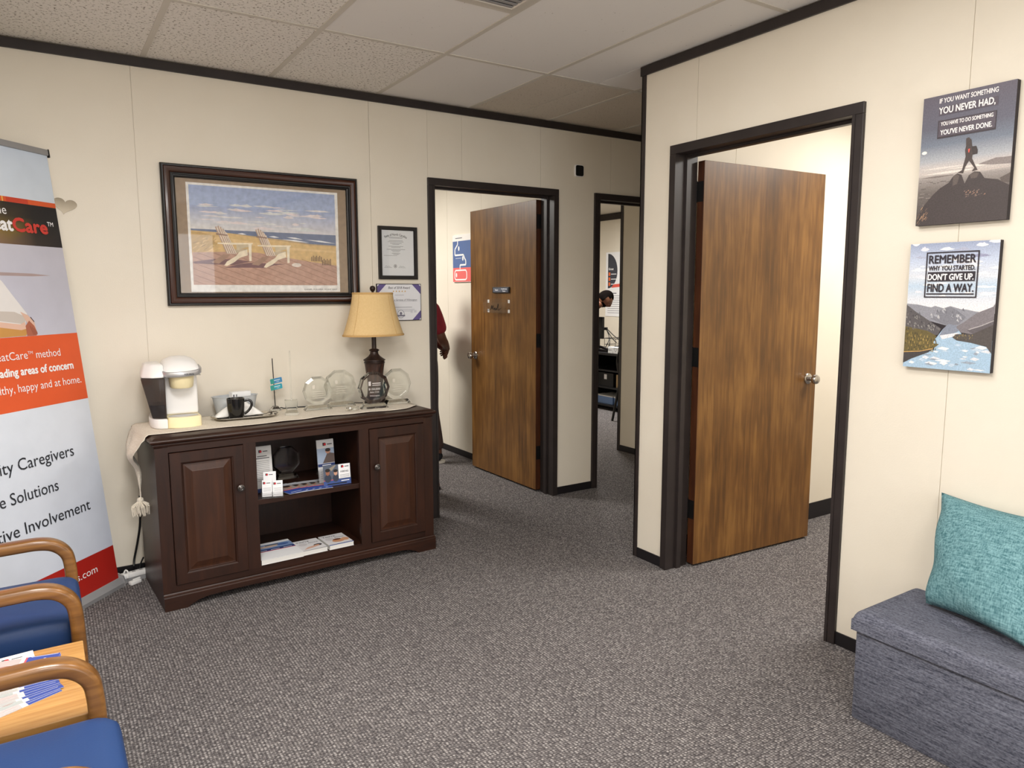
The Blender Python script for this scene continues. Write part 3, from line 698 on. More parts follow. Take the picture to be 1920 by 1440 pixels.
# --- two canvas prints on the right wall
def canvas(loc, label):
    t = thing('canvas_print', label, 'canvas print', loc, WALL_B, 'canvas prints on the right wall')
    return t
W1, H1 = .292, .436
c1 = canvas((XB - .0005, -2.806, 1.897), 'dark canvas print of a hiker striding over rocks, above the lake print')
obj('stretched_canvas', box(nb(), -W1 / 2, W1 / 2, -H1 / 2, H1 / 2, 0, .022, bev=.001), 'canvas_edge', c1)
P = Print(.0002)
def q1(l): return [(-W1 / 2 + x * W1, -H1 / 2 + y * H1) for x, y in l]
def grad(stops, x0=0, x1=1, layer=0, qq=None):
    for (y0, ca), (y1, cb) in zip(stops, stops[1:]): P.poly(qq([(x0, y0), (x1, y0), (x1, y1), (x0, y1)]), None, layer, [ca, ca, cb, cb])
grad([(0, (70, 62, 62)), (.26, (110, 102, 98)), (.36, (150, 142, 138)), (.40, (196, 186, 180)), (.46, (190, 184, 182)), (.5, (170, 172, 178)), (.62, (116, 124, 138)), (.75, (98, 98, 112)), (1, (98, 92, 104))], qq=q1)
for (a, b, c_, col) in ((.0, .44, .5, (214, 206, 200)), (.3, .425, .95, (222, 212, 204)), (.05, .40, .6, (226, 216, 208)), (.5, .385, 1, (190, 178, 172)), (.0, .375, .4, (128, 118, 114))):
    P.poly(q1([(a, b), ((a + c_) / 2, b + .008), (c_, b + .003), (c_, b - .004), ((a + c_) / 2, b - .009)]), col, 1)
P.poly(q1([(.66, .43), (.712, .44), (.842, .462), (.93, .458), (1, .458), (1, .405), (.8, .415)]), (136, 126, 124), 2)
rg = random.Random(5)
for i in range(40):
    x = rg.random() * .34; y = .1 + rg.random() * .25; l = .02 + rg.random() * .05; P.rect(*q1([(x, y)])[0], *q1([(x + l, y + .004)])[0], rg.choice([(150, 140, 134), (88, 80, 78), (122, 112, 106)]), 2)
P.poly(q1([(0, 0), (0, .05), (.087, .162), (.18, .235), (.261, .283), (.355, .317), (.398, .362), (.443, .382), (.492, .367), (.532, .297), (.574, .357), (.629, .38), (.692, .371), (.742, .321), (.882, .3), (1, .25), (1, 0)]), (70, 62, 62), 4)
for a in ([(.40, .36), (.44, .378), (.47, .36), (.45, .30), (.40, .29)], [(.58, .355), (.63, .375), (.68, .365), (.66, .33), (.60, .33)], [(.9, .31), (1, .34), (1, .27), (.92, .28)]): P.poly(q1(a), (96, 86, 82), 5)
for i in range(26):
    x = .50 + rg.random() * .25; y = .19 + rg.random() * .045; P.poly(q1([(x, y), (x + .02, y + .004), (x + .016, y + .012)]), rg.choice([(176, 136, 112), (140, 118, 106), (110, 96, 90)]), 6)
for i in range(22):
    x = .01 + rg.random() * .11; y = .0 + rg.random() * .13; P.line(q1([(x, y), (x + .02, y + .022)]), .002, rg.choice([(186, 150, 120), (140, 112, 92), (110, 92, 80)]), 6)
body = [(.514, .635), (.541, .643), (.573, .621), (.583, .582), (.599, .541), (.594, .48), (.635, .422), (.662, .389), (.6, .382), (.626, .407), (.562, .467), (.526, .423), (.508, .377), (.448, .386), (.494, .402), (.515, .471), (.523, .501), (.512, .549), (.52, .58)]
P.poly(q1(body), (74, 64, 62), 7)
P.poly(q1([(.578, .57), (.63, .569), (.648, .537), (.648, .51), (.597, .507)]), (62, 54, 54), 8)
P.poly(q1([(.545, .553), (.565, .556), (.56, .527), (.55, .527)]), (226, 92, 80), 8)
P.ell(*q1([(.05, .574)])[0], .009, .0055, (244, 238, 230), 5)
bx = q1([(.186, .668), (.818, .806)])
P.rect(*bx[0], *bx[1], (64, 56, 62), 5); P.rect(bx[0][0] + .003, bx[0][1] + .006, bx[1][0] - .003, bx[1][1] - .003, (88, 80, 90), 6)
P.rect(*q1([(.19, .845)])[0], *q1([(.822, .908)])[0], (86, 78, 88), 5)
o = P.build('print', 'print_scene', c1); o.location = (0, 0, .0223)
P = Print(.0002); wt = (240, 236, 236)
for t, y, h, wd in (('IF YOU WANT SOMETHING', .938, .037, .628), ('YOU NEVER HAD,', .856, .052, .605), ('YOU HAVE TO DO SOMETHING', .764, .030, .562), ("YOU'VE NEVER DONE.", .694, .039, .558)):
    P.text(t, *q1([(.19 if y > .8 else .221, y)])[0], wt, w=wd * W1, h=h * H1, layer=9, bold=.018)
o = P.build('lettering', 'print_matte', c1); o.location = (0, 0, .0225)

W2, H2 = .292, .440
c2 = canvas((XB - .0005, -2.794, 1.3955), 'light canvas print of a mountain lake, below the hiker print')
obj('stretched_canvas', box(nb(), -W2 / 2, W2 / 2, -H2 / 2, H2 / 2, 0, .022, bev=.001), 'canvas_edge', c2)
P = Print(.0002)
def q2(l): return [(-W2 / 2 + x * W2, -H2 / 2 + y * H2) for x, y in l]
grad([(.45, (232, 228, 228)), (.56, (212, 216, 224)), (.66, (184, 202, 220)), (.74, (212, 216, 224)), (.86, (190, 200, 220)), (1, (150, 160, 186))], qq=q2)
rg = random.Random(11)
for i in range(46):
    y = .56 + rg.random() * .44; x = rg.random() * .9; l = .06 + rg.random() * .2; hh = .006 + rg.random() * .022 * (y if y > .8 else .3); n = 8
    top = [(min(1, x + l * k / n), min(1, y + hh * math.sin(PI * k / n) * (.5 + rg.random()))) for k in range(n + 1)]; bot = [(min(1, x + l * k / n), y - hh * .6 * math.sin(PI * k / n)) for k in range(n - 1, 0, -1)]
    P.poly(q2(top + bot), rg.choice([(236, 234, 236), (222, 222, 230), (244, 242, 240)] + ([(150, 152, 178), (172, 176, 196)] if y > .85 else [])), 1)
P.poly(q2([(0, .519), (.134, .513), (.295, .491), (.341, .504), (.438, .486), (.517, .504), (.634, .482), (.702, .479), (.792, .466), (.836, .463), (.722, .397), (.613, .35), (.486, .35), (.304, .38), (0, .4)]), (142, 142, 150), 2)
P.poly(q2([(.30, .40), (.38, .46), (.45, .483), (.52, .50), (.6, .47), (.7, .42), (.62, .36), (.48, .355)]), (124, 124, 132), 3)
for i in range(30):
    x = .1 + rg.random() * .6; y = .39 + rg.random() * .09; P.poly(q2([(x, y), (x + .012, y + .018), (x + .03, y - .012)]), rg.choice([(168, 168, 176), (112, 112, 120), (186, 184, 186)]), 4)
lake = [(.38, .25), (.401, .27), (.454, .325), (.509, .363), (.602, .354), (.654, .3), (.7, .25), (1, .25), (1, 0), (0, 0), (0, .15)]
P.poly(q2(lake), (164, 190, 212), 4)
P.poly(q2([(.41, .262), (.454, .325), (.509, .363), (.602, .354), (.63, .31), (.56, .285)]), (132, 138, 152), 5)
P.poly(q2([(.42, .27), (.6, .295), (.654, .3), (.56, .262), (.45, .24)]), (222, 222, 226), 6)
for i in range(34):
    x = .05 + rg.random() * .85; y = rg.random() * .2; l = .05 + rg.random() * .14; hh = .005 + rg.random() * .014
    P.poly(q2([(x, y), (x + l * .4, y + hh), (min(1, x + l), y + hh * .3), (x + l * .6, max(0, y - hh * .6))]), rg.choice([(218, 220, 226), (190, 206, 222), (148, 158, 172), (236, 234, 234)]), 5)
P.poly(q2([(0, .511), (.115, .455), (.268, .392), (.431, .324), (.401, .274), (.277, .27), (0, .30)]), (92, 88, 90), 6)
P.poly(q2([(0, .334), (.277, .302), (.384, .265), (.348, .206), (.42, .201), (.352, .16), (0, .118)]), (104, 92, 58), 7)
for i in range(150):
    x = rg.random() * .38; y = .135 + rg.random() * (.17 - x * .2); P.poly(q2([(x, y), (x + .012, y), (x + .006, y + .022)]), rg.choice([(142, 122, 68), (76, 70, 50), (120, 104, 58), (60, 58, 46), (168, 142, 84)]), 8)
for i in range(60):
    x = rg.random() * .4; y = .31 + rg.random() * max(.01, .18 - x * .42); P.poly(q2([(x, y), (x + .02, y - .012), (x + .014, y + .01)]), rg.choice([(116, 112, 112), (70, 68, 72), (150, 146, 142)]), 8)
P.poly(q2([(0, .118), (.352, .16), (.30, .13), (.1, .07), (.0, .03)]), (70, 66, 66), 7)
P.line(q2([(.0, .121), (.2, .135), (.352, .162)]), .003, (196, 156, 96), 9)
P.poly(q2([(1, .528), (.982, .504), (.815, .454), (.668, .372), (.598, .342), (.654, .3), (.8, .289), (1, .32)]), (124, 118, 122), 6)
P.poly(q2([(.72, .32), (.86, .35), (1, .41), (1, .31), (.8, .289)]), (98, 92, 96), 7)
P.line(q2([(.74, .325), (.88, .36), (1, .40)]), .003, (176, 170, 170), 8)
P.poly(q2([(.566, .26), (.609, .286), (.789, .293), (1, .37), (1, .15), (.942, .201), (.774, .225), (.615, .238)]), (84, 78, 76), 8)
for i in range(40):
    x = .58 + rg.random() * .2; y = .245 + rg.random() * .038; P.poly(q2([(x, y), (x + .014, y), (x + .007, y + .012)]), rg.choice([(150, 132, 92), (116, 104, 78), (90, 84, 72)]), 9)
dk = (48, 42, 50)
a, b = q2([(.203, .5695), (.797, .929)])
tk = .0042
for r_ in ((a[0], a[1], b[0], a[1] + tk), (a[0], b[1] - tk, b[0], b[1]), (a[0], a[1], a[0] + tk, b[1]), (b[0] - tk, a[1], b[0], b[1])): P.rect(*r_, dk, 10)
P.rect(*q2([(.231, .698)])[0], *q2([(.767, .772)])[0], dk, 10)
P.rect(*q2([(.226, .594)])[0], *q2([(.766, .604)])[0], dk, 10)
o = P.build('print', 'print_scene', c2); o.location = (0, 0, .0223)
P = Print(.0002)
for t, y, h, wd, col in (('REMEMBER', .840, .066, .525, dk), ('WHY YOU STARTED.', .784, .038, .523, dk), ("DON'T GIVE UP.", .709, .049, .512, (240, 238, 238)), ('FIND A WAY.', .616, .065, .521, dk)):
    P.text(t, *q2([(.238, y)])[0], col, w=wd * W2, h=h * H2, layer=12, bold=.02)
o = P.build('lettering', 'print_matte', c2); o.location = (0, 0, .0225)

# --- conference room poster, door sign and mail holder
cp = thing('wall_poster', 'blue and coral road-map poster on the conference room wall', 'poster', (X1R - .0005, 1.37, 1.735), WALL_B)
obj('board', box(nb(), -.21, .21, -.2, .2, 0, .012), 'paper', cp)
P = Print(); P.rect(-.208, -.198, .208, .198, (236, 232, 228), 0); P.rect(-.208, -.078, .208, .148, (86, 108, 156), 1); P.rect(-.208, -.198, .208, -.078, (228, 108, 104), 1)
P.line([(-.12, .198), (-.12, .12), (-.17, .08), (-.17, .03), (-.02, .03), (0, 0), (.02, -.02), (.02, -.055), (-.08, -.055), (-.08, -.09)], .014, (238, 236, 236), 2)
P.line([(-.16, -.1), (.02, -.1), (.035, -.12), (.035, -.165), (.02, -.18), (-.16, -.18), (-.175, -.165), (-.175, -.115), (-.16, -.1)], .012, (238, 236, 236), 2)
P.ell(-.1, .085, .012, .02, (238, 236, 236), 2); P.ell(-.03, 0, .012, .02, (238, 236, 236), 2); P.ell(-.145, -.14, .011, .02, (238, 236, 236), 2)
P.rect(-.16, .17, -.04, .176, (90, 90, 100), 2); P.rect(-.16, 0, -.06, .005, (190, 196, 214), 2)
o = P.build('print', 'print_matte', cp); o.location = (0, 0, .0122)
dang = math.radians(90.4)
def door1(x, z): return (2.268 + x * math.cos(dang), .146 + x * math.sin(dang), z)
DR = (PI / 2, 0, dang + PI)
sg = thing('door_sign', 'dark slider room sign on the left door', 'sign', door1(.448, 1.464), DR)
obj('holder', box(nb(), -.115, .115, -.022, .022, .0005, .012, bev=.002), 'black_plastic', sg)
P = Print(); P.rect(-.104, -.017, .0, .017, (92, 96, 108), 0); P.rect(.0, -.017, .104, .017, (84, 88, 100), 0)
P.text('Vacant', -.055, -.005, (236, 236, 240), w=.044, h=.012, layer=1, align='c', bold=.02); P.text('Conference', .05, .003, (236, 236, 240), w=.078, h=.0115, layer=1, align='c', bold=.02); P.text('Room', .05, -.0135, (236, 236, 240), w=.038, h=.0115, layer=1, align='c', bold=.02)
o = P.build('sign_face', 'print_matte', sg); o.location = (0, 0, .0124)
mh = thing('mail_holder', 'clear acrylic mail holder hanging on the left door', 'mail holder', door1(.49, 1.293), DR)
obj('pocket', boxes([(-.16, .16, 0, .105, .001, .004), (-.16, .16, 0, .08, .042, .045), (-.16, .16, -.003, 0, .001, .045), (-.163, -.16, -.003, .1, .001, .045), (.16, .163, -.003, .1, .001, .045)]), 'pane', mh)
for x, y in ((-.15, .085), (.14, .085), (-.15, .012), (.14, .012)): obj('tape_pad', box(nb(), x - .012, x + .012, y - .012, y + .012, .0003, .0009), 'paper', mh)
pts = [(-.05, 0), (-.02, .004), (0, .012), (.012, .04), (.016, .01), (.03, .04), (.036, .008), (.046, .016), (.056, .022), (.052, .006), (.062, .006), (.07, .02), (.072, .006), (.084, .022), (.098, .055), (.094, .008), (.108, .008), (.125, .018)]
obj('lettering', tube([(x * 1.1 - .045, y * .95 + .016, .0457) for x, y in smoothpath([(a, b, 0) for a, b in pts], 4) and [(v.x, v.y) for v in smoothpath([(a, b, 0) for a, b in pts], 4)]], .0022, 6), 'ink', mh)
# copy room poster
rp = thing('wall_poster', 'white poster with a dark half circle on the far copy room wall', 'poster', (XO - .0005, 4.2, 1.56), WALL_B)
obj('board', box(nb(), -.3, .3, -.48, .48, 0, .008), 'paper', rp)
P = Print(); P.rect(-.298, -.478, .298, .478, (240, 240, 242), 0)
P.poly([(-.25, .46)] + [(-.25 + .215 * math.cos(a), .20 + .26 * math.sin(a)) for a in [PI / 2 - PI * k / 18 for k in range(19)]] + [(-.25, -.06)], (62, 64, 74), 1)
for k in range(3): P.rect(-.235, .13 - k * .075, -.195, .18 - k * .075, (232, 112, 62), 2); P.rect(-.18, .148 - k * .075, -.06, .16 - k * .075, (230, 230, 234), 2)
P.text('Great', -.235, .215, (240, 240, 242), h=.035, layer=2, bold=.02)
P.poly([(-.17, -.05), (.298, -.02), (.298, .03), (-.12, .0)], (226, 92, 76), 2)
P.rect(-.2, -.14, -.05, -.125, (120, 120, 126), 1)
for k in range(9): P.rect(-.25, -.43 + k * .032, .27, -.422 + k * .032, (150, 150, 158), 1)
o = P.build('print', 'print_matte', rp); o.location = (0, 0, .0082)
# ================================================================== SIDEBOARD
SA = math.radians(2.854); SO = Vector((-.297, -.586, 0))
def cab(a, b, z=0): return (SO.x + a * math.cos(SA) - b * math.sin(SA), SO.y + a * math.sin(SA) + b * math.cos(SA), z)
sb = thing('sideboard', 'dark cherry wood sideboard with two doors and open middle shelves', 'sideboard', tuple(SO), (0, 0, SA))
WD, DP = 1.416, .50
f0 = .02                                     # face of the cabinet body behind the plinth line
obj('carcass', boxes([(.001, .034, f0, DP, 0, .757), (WD - .034, WD - .001, f0, DP, 0, .757), (.40, .425, f0 + .015, DP - .02, .09, .765), (.995, 1.02, f0 + .015, DP - .02, .09, .765),
                      (.034, WD - .034, DP - .018, DP - .008, .08, .77), (.034, WD - .034, f0 + .005, DP - .018, .09, .114), (.034, WD - .034, f0 + .004, DP - .02, .755, .775)]), 'cherry', sb)
for b in ((.0015, .056, f0 - .0005, f0 + .02, .070, .7565), (WD - .056, WD - .0015, f0 - .0005, f0 + .02, .070, .7565), (.385, .444, f0 - .0005, f0 + .02, .108, .733), (.975, 1.031, f0 - .0005, f0 + .02, .108, .733)): obj('stile', box(nb(), *b), 'cherry', sb)
obj('face_rail', boxes([(.056, WD - .056, f0, f0 + .02, .733, .775), (.056, WD - .056, f0, f0 + .02, .072, .108)]), 'cherry_x', sb)
# top with a stepped moulded edge
def slab(prof, mname, nm):
    bm = nb(); loops = []
    for o_, z in prof:
        loops.append([bm.verts.new(p) for p in ((-o_, f0 - o_, z), (WD + o_, f0 - o_, z), (WD + o_, DP + .004, z), (-o_, DP + .004, z))])
    for a, b in zip(loops, loops[1:]):
        for i in range(4): bm.faces.new((a[i], a[(i + 1) % 4], b[(i + 1) % 4], b[i]))
    bm.faces.new(loops[0][::-1]); bm.faces.new(loops[-1])
    return obj(nm, bm, mname, sb, 25)
slab([(-.008, .757), (.0, .760), (.004, .768), (.004, .774), (.010, .776), (.016, .782), (.018, .788), (.016, .793), (.008, .795), (.003, .799), (-.008, .803)], 'cherry_x', 'top')
# plinth with bracket feet
pl = [(0, 0), (.098, 0), (.115, .012), (.15, .026), (.19, .034), (.3, .038), (1.1, .038), (1.215, .034), (1.255, .026), (1.29, .012), (1.305, 0), (WD, 0), (WD, .062), (0, .062)]
bm = prism(pl, -.02, 0, M=UPR); obj('plinth', bm, 'cherry_x', sb)
_ps = (lambda *a: None)('plinth_side', boxes([(0, .02, .021, .09, 0, .062), (0, .02, DP - .08, DP, 0, .062), (0, .02, .09, DP - .08, .035, .062), (WD - .02, WD, .021, .09, 0, .062), (WD - .02, WD, DP - .08, DP, 0, .062), (WD - .02, WD, .09, DP - .08, .035, .062)]), 'cherry', sb)
bm = nb(); loops = []
for o_, z in ((0, .062), (-.004, .066), (-.004, .069), (-.010, .073), (-.013, .078)):
    loops.append([bm.verts.new(p) for p in ((0, -o_, z), (WD, -o_, z), (WD, .02, z), (0, .02, z))])
for a, b in zip(loops, loops[1:]):
    for i in range(4): bm.faces.new((a[i], a[(i + 1) % 4], b[(i + 1) % 4], b[i]))
obj('base_moulding', bm, 'cherry_x', sb, 25)
obj('shelf', box(nb(), .426, .994, f0 + .012, DP - .022, .418, .445, bev=.002), 'cherry_x', sb)
bm = nb()
for a in (.4252, .9938):
    for z in [.17 + .032 * k for k in range(7)] + [.5 + .032 * k for k in range(6)]:
        lathe([(.0028, 0), (.0028, .0012)], 8, bm, (0, 0, 0)) if False else box(bm, a, a + .001, f0 + .045, f0 + .050, z, z + .005)
tag(obj('shelf_pin_holes', bm, 'gilt', sb), kind='stuff')
def cab_door(x0, x1, knx):
    z0, z1 = .110, .729; w_, h_ = x1 - x0, z1 - z0; cx, cz = (x0 + x1) / 2, (z0 + z1) / 2
    fr = frame_bm(w_, h_, [(0, -.012), (0, .006), (.002, .008), (.047, .008), (.050, .005), (.053, .004), (.056, -.002), (.058, -.004)])
    bmesh.ops.transform(fr, matrix=UPR, verts=fr.verts)
    d = obj('door', fr, 'cherry', sb); d.location = (cx, f0, cz)
    p = frame_bm(w_, h_, [(.057, -.004), (.066, -.003), (.092, .005), (.0935, .0058)])
    a, b = w_ / 2 - .0935, h_ / 2 - .0935
    p.faces.new([p.verts.new(q) for q in ((-a, -b, .0058), (a, -b, .0058), (a, b, .0058), (-a, b, .0058))])
    bmesh.ops.transform(p, matrix=UPR, verts=p.verts)
    obj('raised_panel', p, 'cherry_panel', d)
    k = lathe([(.006, 0), (.006, .010), (.013, .014), (.0165, .018), (.0165, .021), (.013, .0225), (.012, .021), (.009, .023), (.006, .022), (.001, .0245)], 24)
    bmesh.ops.transform(k, matrix=Matrix.Translation((knx - cx, -.008, .526 - cz)) @ Matrix.Rotation(PI / 2, 4, 'X'), verts=k.verts)
    tag(obj('knob', k, 'knob_pewter', d, 40), 'round pewter knob')
cab_door(.0585, .383, .360); cab_door(1.033, 1.358, 1.066)

# ================================================================== THINGS ON THE SIDEBOARD
TZ = .803
# --- table runner: woven cloth, left end hanging down to a tassel
rn = thing('table_runner', 'beige woven table runner draped over the sideboard with a tassel', 'table runner', cab(0, 0, 0), (0, 0, SA))
bm = nb(); NV = 22; cols_ = []
def runner_row(s):
    """s = distance from the left edge of the top; negative hangs down"""
    fr = .098 + .010 * math.sin(s * 9) + .006 * math.sin(s * 23 + 1); bk = .462 + .006 * math.sin(s * 6)
    if s > 1.30: fr += (s - 1.30) * .55
    row = []
    for j in range(NV + 1):
        t = j / NV; b = fr + (bk - fr) * t
        z = TZ + .0042 + .0016 * math.sin(b * 40 + s * 12) * math.sin(s * 17) + .0015 * (1 if j in (0, NV) else 0)
        if s >= 0: row.append((s - .006, b, max(z, TZ + .0022)))
        else:
            d = -s; u = d / .30
            # narrows and gathers towards the tassel
            fr2, bk2 = fr + .05 * min(1, u * 1.2), bk - .0
            tgt = .255
            k = min(1, max(0, (u - .12) / .70)); k = k * k * (3 - 2 * k)
            bb = b + (tgt + (b - tgt) * .085 - b) * k
            ripple = .012 * math.sin(t * 9 + u * 4) * math.sin(min(1, u) * PI)
            if d < .03: a = -.006 - .018 * math.sin(d / .03 * PI / 2); zz = TZ + .004 - .022 * (1 - math.cos(d / .03 * PI / 2))
            else: a = -.026 - .006 * u + ripple - .055 * math.exp(-((u - .36) / .20) ** 2) * (1 - t * .6); zz = TZ - .018 - (d - .03)
            row.append((a, bb, zz))
    return row
ss = [-.34 + .012 * k for k in range(28)] + [0 + .0235 * k for k in range(61)]
rows_ = [[bm.verts.new(p) for p in runner_row(s_)] for s_ in ss]
for a, b in zip(rows_, rows_[1:]):
    for j in range(NV): bm.faces.new((a[j], a[j + 1], b[j + 1], b[j]))
o = obj('cloth', bm, 'runner', rn, 60)
md = o.modifiers.new('thick', 'SOLIDIFY'); md.thickness = .0022; md.offset = 0
bm = nb(); lathe([(.004, .0), (.013, -.004), (.016, -.016), (.011, -.026), (.014, -.03)], 14, bm, (-.034, .255, TZ - .315))
obj('tassel_knot', bm, 'runner', rn, 60)
bm = nb(); rt = random.Random(2)
for k in range(90):
    a = rt.random() * 2 * PI; r0 = .012 * math.sqrt(rt.random()); r1 = r0 * 2.1 + .006 + rt.random() * .008; L_ = .042 + rt.random() * .022
    p0 = Vector((-.034 + r0 * math.cos(a), .255 + r0 * math.sin(a), TZ - .335)); p2 = Vector((-.034 + r1 * math.cos(a + .3), .255 + r1 * math.sin(a + .3), TZ - .338 - L_)); p1 = (p0 + p2) / 2 + Vector(((r1 * .45) * math.cos(a), (r1 * .45) * math.sin(a), .008))
    tube([p0, p1, p2], .0022, 4, bm)
tag(obj('tassel_strands', bm, 'runner', rn), kind='stuff')
RZ = TZ + .0058
# --- coffee maker
cm = thing('coffee_maker', 'white single-serve coffee maker with a smoked water tank', 'coffee maker', cab(.165, .335, RZ), (0, 0, SA - math.radians(4)))
obj('base', prism([(-.125, .02), (-.122, -.06), (-.108, -.10), (-.088, -.118), (-.058, -.126), (-.058, .125), (-.11, .125)], 0, .046, bev=.004), 'white_plastic', cm, 35)
arc = [(-.057, -.127)] + [(.018 + .075 * math.sin(t), -.112 - .022 * math.cos(t) ) for t in [(-1 + 2 * k / 10) * PI / 2 for k in range(11)]] + [(.094, .125), (-.057, .125)]
obj('drip_tray', prism(arc, 0, .050, bev=.003), 'cream_plastic', cm, 35)
obj('drip_grille', prism([(.018 + .066 * math.cos(t), -.078 + .038 * math.sin(t)) for t in [2 * PI * k / 28 for k in range(28)]], .0505, .0520), 'silver_plastic', cm)
obj('body', box(nb(), -.056, .094, -.035, .125, .0505, .275, bev=.012, seg=3), 'white_plastic', cm, 35)
hp = [(.126, .235), (.127, .275), (.105, .305), (.06, .327), (.01, .334), (-.045, .328), (-.09, .309), (-.122, .282), (-.13, .262), (-.118, .247), (-.03, .240)]
bm = nb(); ra = []
secs = ((-.060, .60), (-.055, .74), (-.042, .88), (-.015, .99), (.018, 1.02), (.05, .99), (.078, .88), (.092, .74), (.098, .60))
for x, k in secs: ra.append([bm.verts.new((x, y * (.9 + .1 * k) , .24 + (z - .24) * k)) for y, z in hp])
for a, b in zip(ra, ra[1:]):
    for i in range(len(hp)): bm.faces.new((a[i], a[(i + 1) % len(hp)], b[(i + 1) % len(hp)], b[i]))
bm.faces.new(ra[0]); bm.faces.new(ra[-1][::-1])
obj('head', bm, 'white_plastic', cm, 50)
hd = smoothpath([(-.066, -.03, .272), (-.066, -.10, .262), (-.045, -.130, .256), (.018, -.142, .256), (.08, -.130, .262), (.102, -.10, .270), (.102, -.03, .280)], 6)
obj('handle', tube(hd, 1, bm=None, section=[(a * 1., b * 1.) for a, b in rrect(.026, .009, .004, 2)], upv=(0, 0, 1)), 'silver_plastic', cm, 50)
P = Print(); P.text('KEURIG', 0, 0, (70, 70, 74), w=.042, h=.0075, layer=0, bold=.02, align='c')
o = P.build('lettering', 'print_matte', cm); o.location = (.045, -.1462, .252); o.rotation_euler = (PI / 2, 0, math.radians(7))
obj('pod_holder', lathe([(.046, .186), (.052, .192), (.058, .252)], 28, c=(.018, -.072, 0)), 'cream_plastic', cm, 40)
def frus(b0, b1, z0, z1, bev=.01):
    bm = nb(); vs = [bm.verts.new((x, y, z0)) for x, y in b0] + [bm.verts.new((x, y, z1)) for x, y in b1]; n = len(b0)
    bm.faces.new(vs[:n][::-1]); bm.faces.new(vs[n:])
    for i in range(n): bm.faces.new((vs[i], vs[(i + 1) % n], vs[n + (i + 1) % n], vs[n + i]))
    if bev: bmesh.ops.bevel(bm, geom=list(bm.edges), offset=bev, segments=3, affect='EDGES', profile=.5)
    return bm
tb0 = [(-.118, -.085), (-.09, -.108), (-.0585, -.112), (-.0585, .11), (-.105, .11)]
tb1 = [(-.158, -.075), (-.115, -.118), (-.0585, -.125), (-.0585, .12), (-.145, .12)]
obj('water_tank', frus(tb0, tb1, .047, .240, .006), 'smoke_glass', cm, 40)
ins = lambda P_, k: [(x * k - .006 + .0, y * .9) for x, y in P_]
obj('water', frus([(-.112, -.078), (-.088, -.099), (-.0635, -.102), (-.0635, .10), (-.1, .10)], [(-.124, -.075), (-.095, -.101), (-.0635, -.105), (-.0635, .10), (-.11, .10)], .052, .112, .004), 'water_dark', cm, 40)
obj('tank_lid', frus([(-.160, -.078), (-.116, -.122), (-.0590, -.128), (-.0590, .123), (-.148, .123)], [(-.138, -.03), (-.112, -.075), (-.0590, -.098), (-.0590, .11), (-.13, .10)], .241, .305, .012), 'white_plastic', cm, 50)
# --- tray, mug, napkin, cutlery rest
ty = thing('serving_tray', 'oblong silver serving tray under the black mug', 'tray', cab(.482, .312, RZ), (0, 0, SA - math.radians(5)))
bm = nb(); lo = []
for ins_, z in ((.022, .002), (.018, .003), (.006, .013), (0, .0145), (0, .0125), (.008, .010), (.022, 0)):
    lo.append([bm.verts.new((x, y, z)) for x, y in rrect(.30 - 2 * ins_, .168 - 2 * ins_, .042 - ins_ * .6, 5)])
for a, b in zip(lo, lo[1:]):
    for i in range(len(a)): bm.faces.new((a[i], a[(i + 1) % len(a)], b[(i + 1) % len(a)], b[i]))
bm.faces.new(lo[0]); bm.faces.new(lo[-1][::-1])
obj('dish', bm, 'silver_tray', ty, 40)
for s_ in (-1, 1): obj('handle', tube(smoothpath([(s_ * .14, -.04, .0145), (s_ * .158, -.025, .017), (s_ * .163, 0, .018), (s_ * .158, .025, .017), (s_ * .14, .04, .0145)], 4), .004, 8), 'silver_tray', ty, 50)
mg = thing('coffee_mug', 'glossy black coffee mug on the silver tray', 'mug', cab(.433, .292, RZ + .004), (0, 0, SA - .25))
obj('cup', lathe([(.030, 0), (.036, .003), (.0385, .02), (.0415, .06), (.0432, .1), (.0432, .104), (.041, .1045), (.0395, .1), (.037, .03), (.033, .012), (.003, .010)], 36), 'ceramic_black', mg, 40)
obj('handle', tube(smoothpath([(.040, 0, .088), (.062, 0, .092), (.076, 0, .078), (.072, 0, .055), (.056, 0, .034), (.039, 0, .022)], 6), 1, section=[(.004 * math.cos(t), .0065 * math.sin(t)) for t in [2 * PI * k / 10 for k in range(10)]], upv=(0, 1, 0.01)), 'ceramic_black', mg, 60)
def folded(name, label, cat, loc, rz, w_, d_, h_, grp=None):
    t = thing(name, label, cat, loc, (0, 0, rz), grp)
    bm = nb(); n = 12; g = []
    for i in range(n + 1):
        row = []
        for j in range(9):
            u, v = -1 + 2 * i / n, -1 + 2 * j / 8
            z = h_ * max(0, 1 - abs(u)) ** .9 * (1 - v * v) ** .7 + .003 + .004 * math.sin(5 * u + 3 * v) * max(0, 1 - abs(u))
            row.append(bm.verts.new((u * w_ / 2, v * d_ / 2, max(.002, z))))
        g.append(row)
    for a, b in zip(g, g[1:]):
        for j in range(8): bm.faces.new((a[j], a[j + 1], b[j + 1], b[j]))
    o = obj('napkin_sheet', bm, 'napkin', t, 50); md = o.modifiers.new('thick', 'SOLIDIFY'); md.thickness = .004
    return t
folded('paper_napkin', 'white folded napkin tented on the tray behind the mug', 'napkin', cab(.465, .366, RZ + .004), SA - .06, .235, .056, .085)
sp = thing('teaspoon', 'small metal spoon lying at the right end of the tray', 'spoon', cab(.585, .32, RZ + .005), (0, 0, SA + .5))
bm = tube(smoothpath([(-.05, 0, .006), (0, 0, .004), (.03, 0, .008)], 4), .0022, 6); obj('handle', bm, 'chrome', sp, 50)
obj('bowl', lathe([(.002, .003), (.010, .005), (.014, .009), (.013, .010), (.009, .0065), (.002, .0045)], 16, c=(.042, 0, 0), sx=1.4), 'chrome', sp, 50)
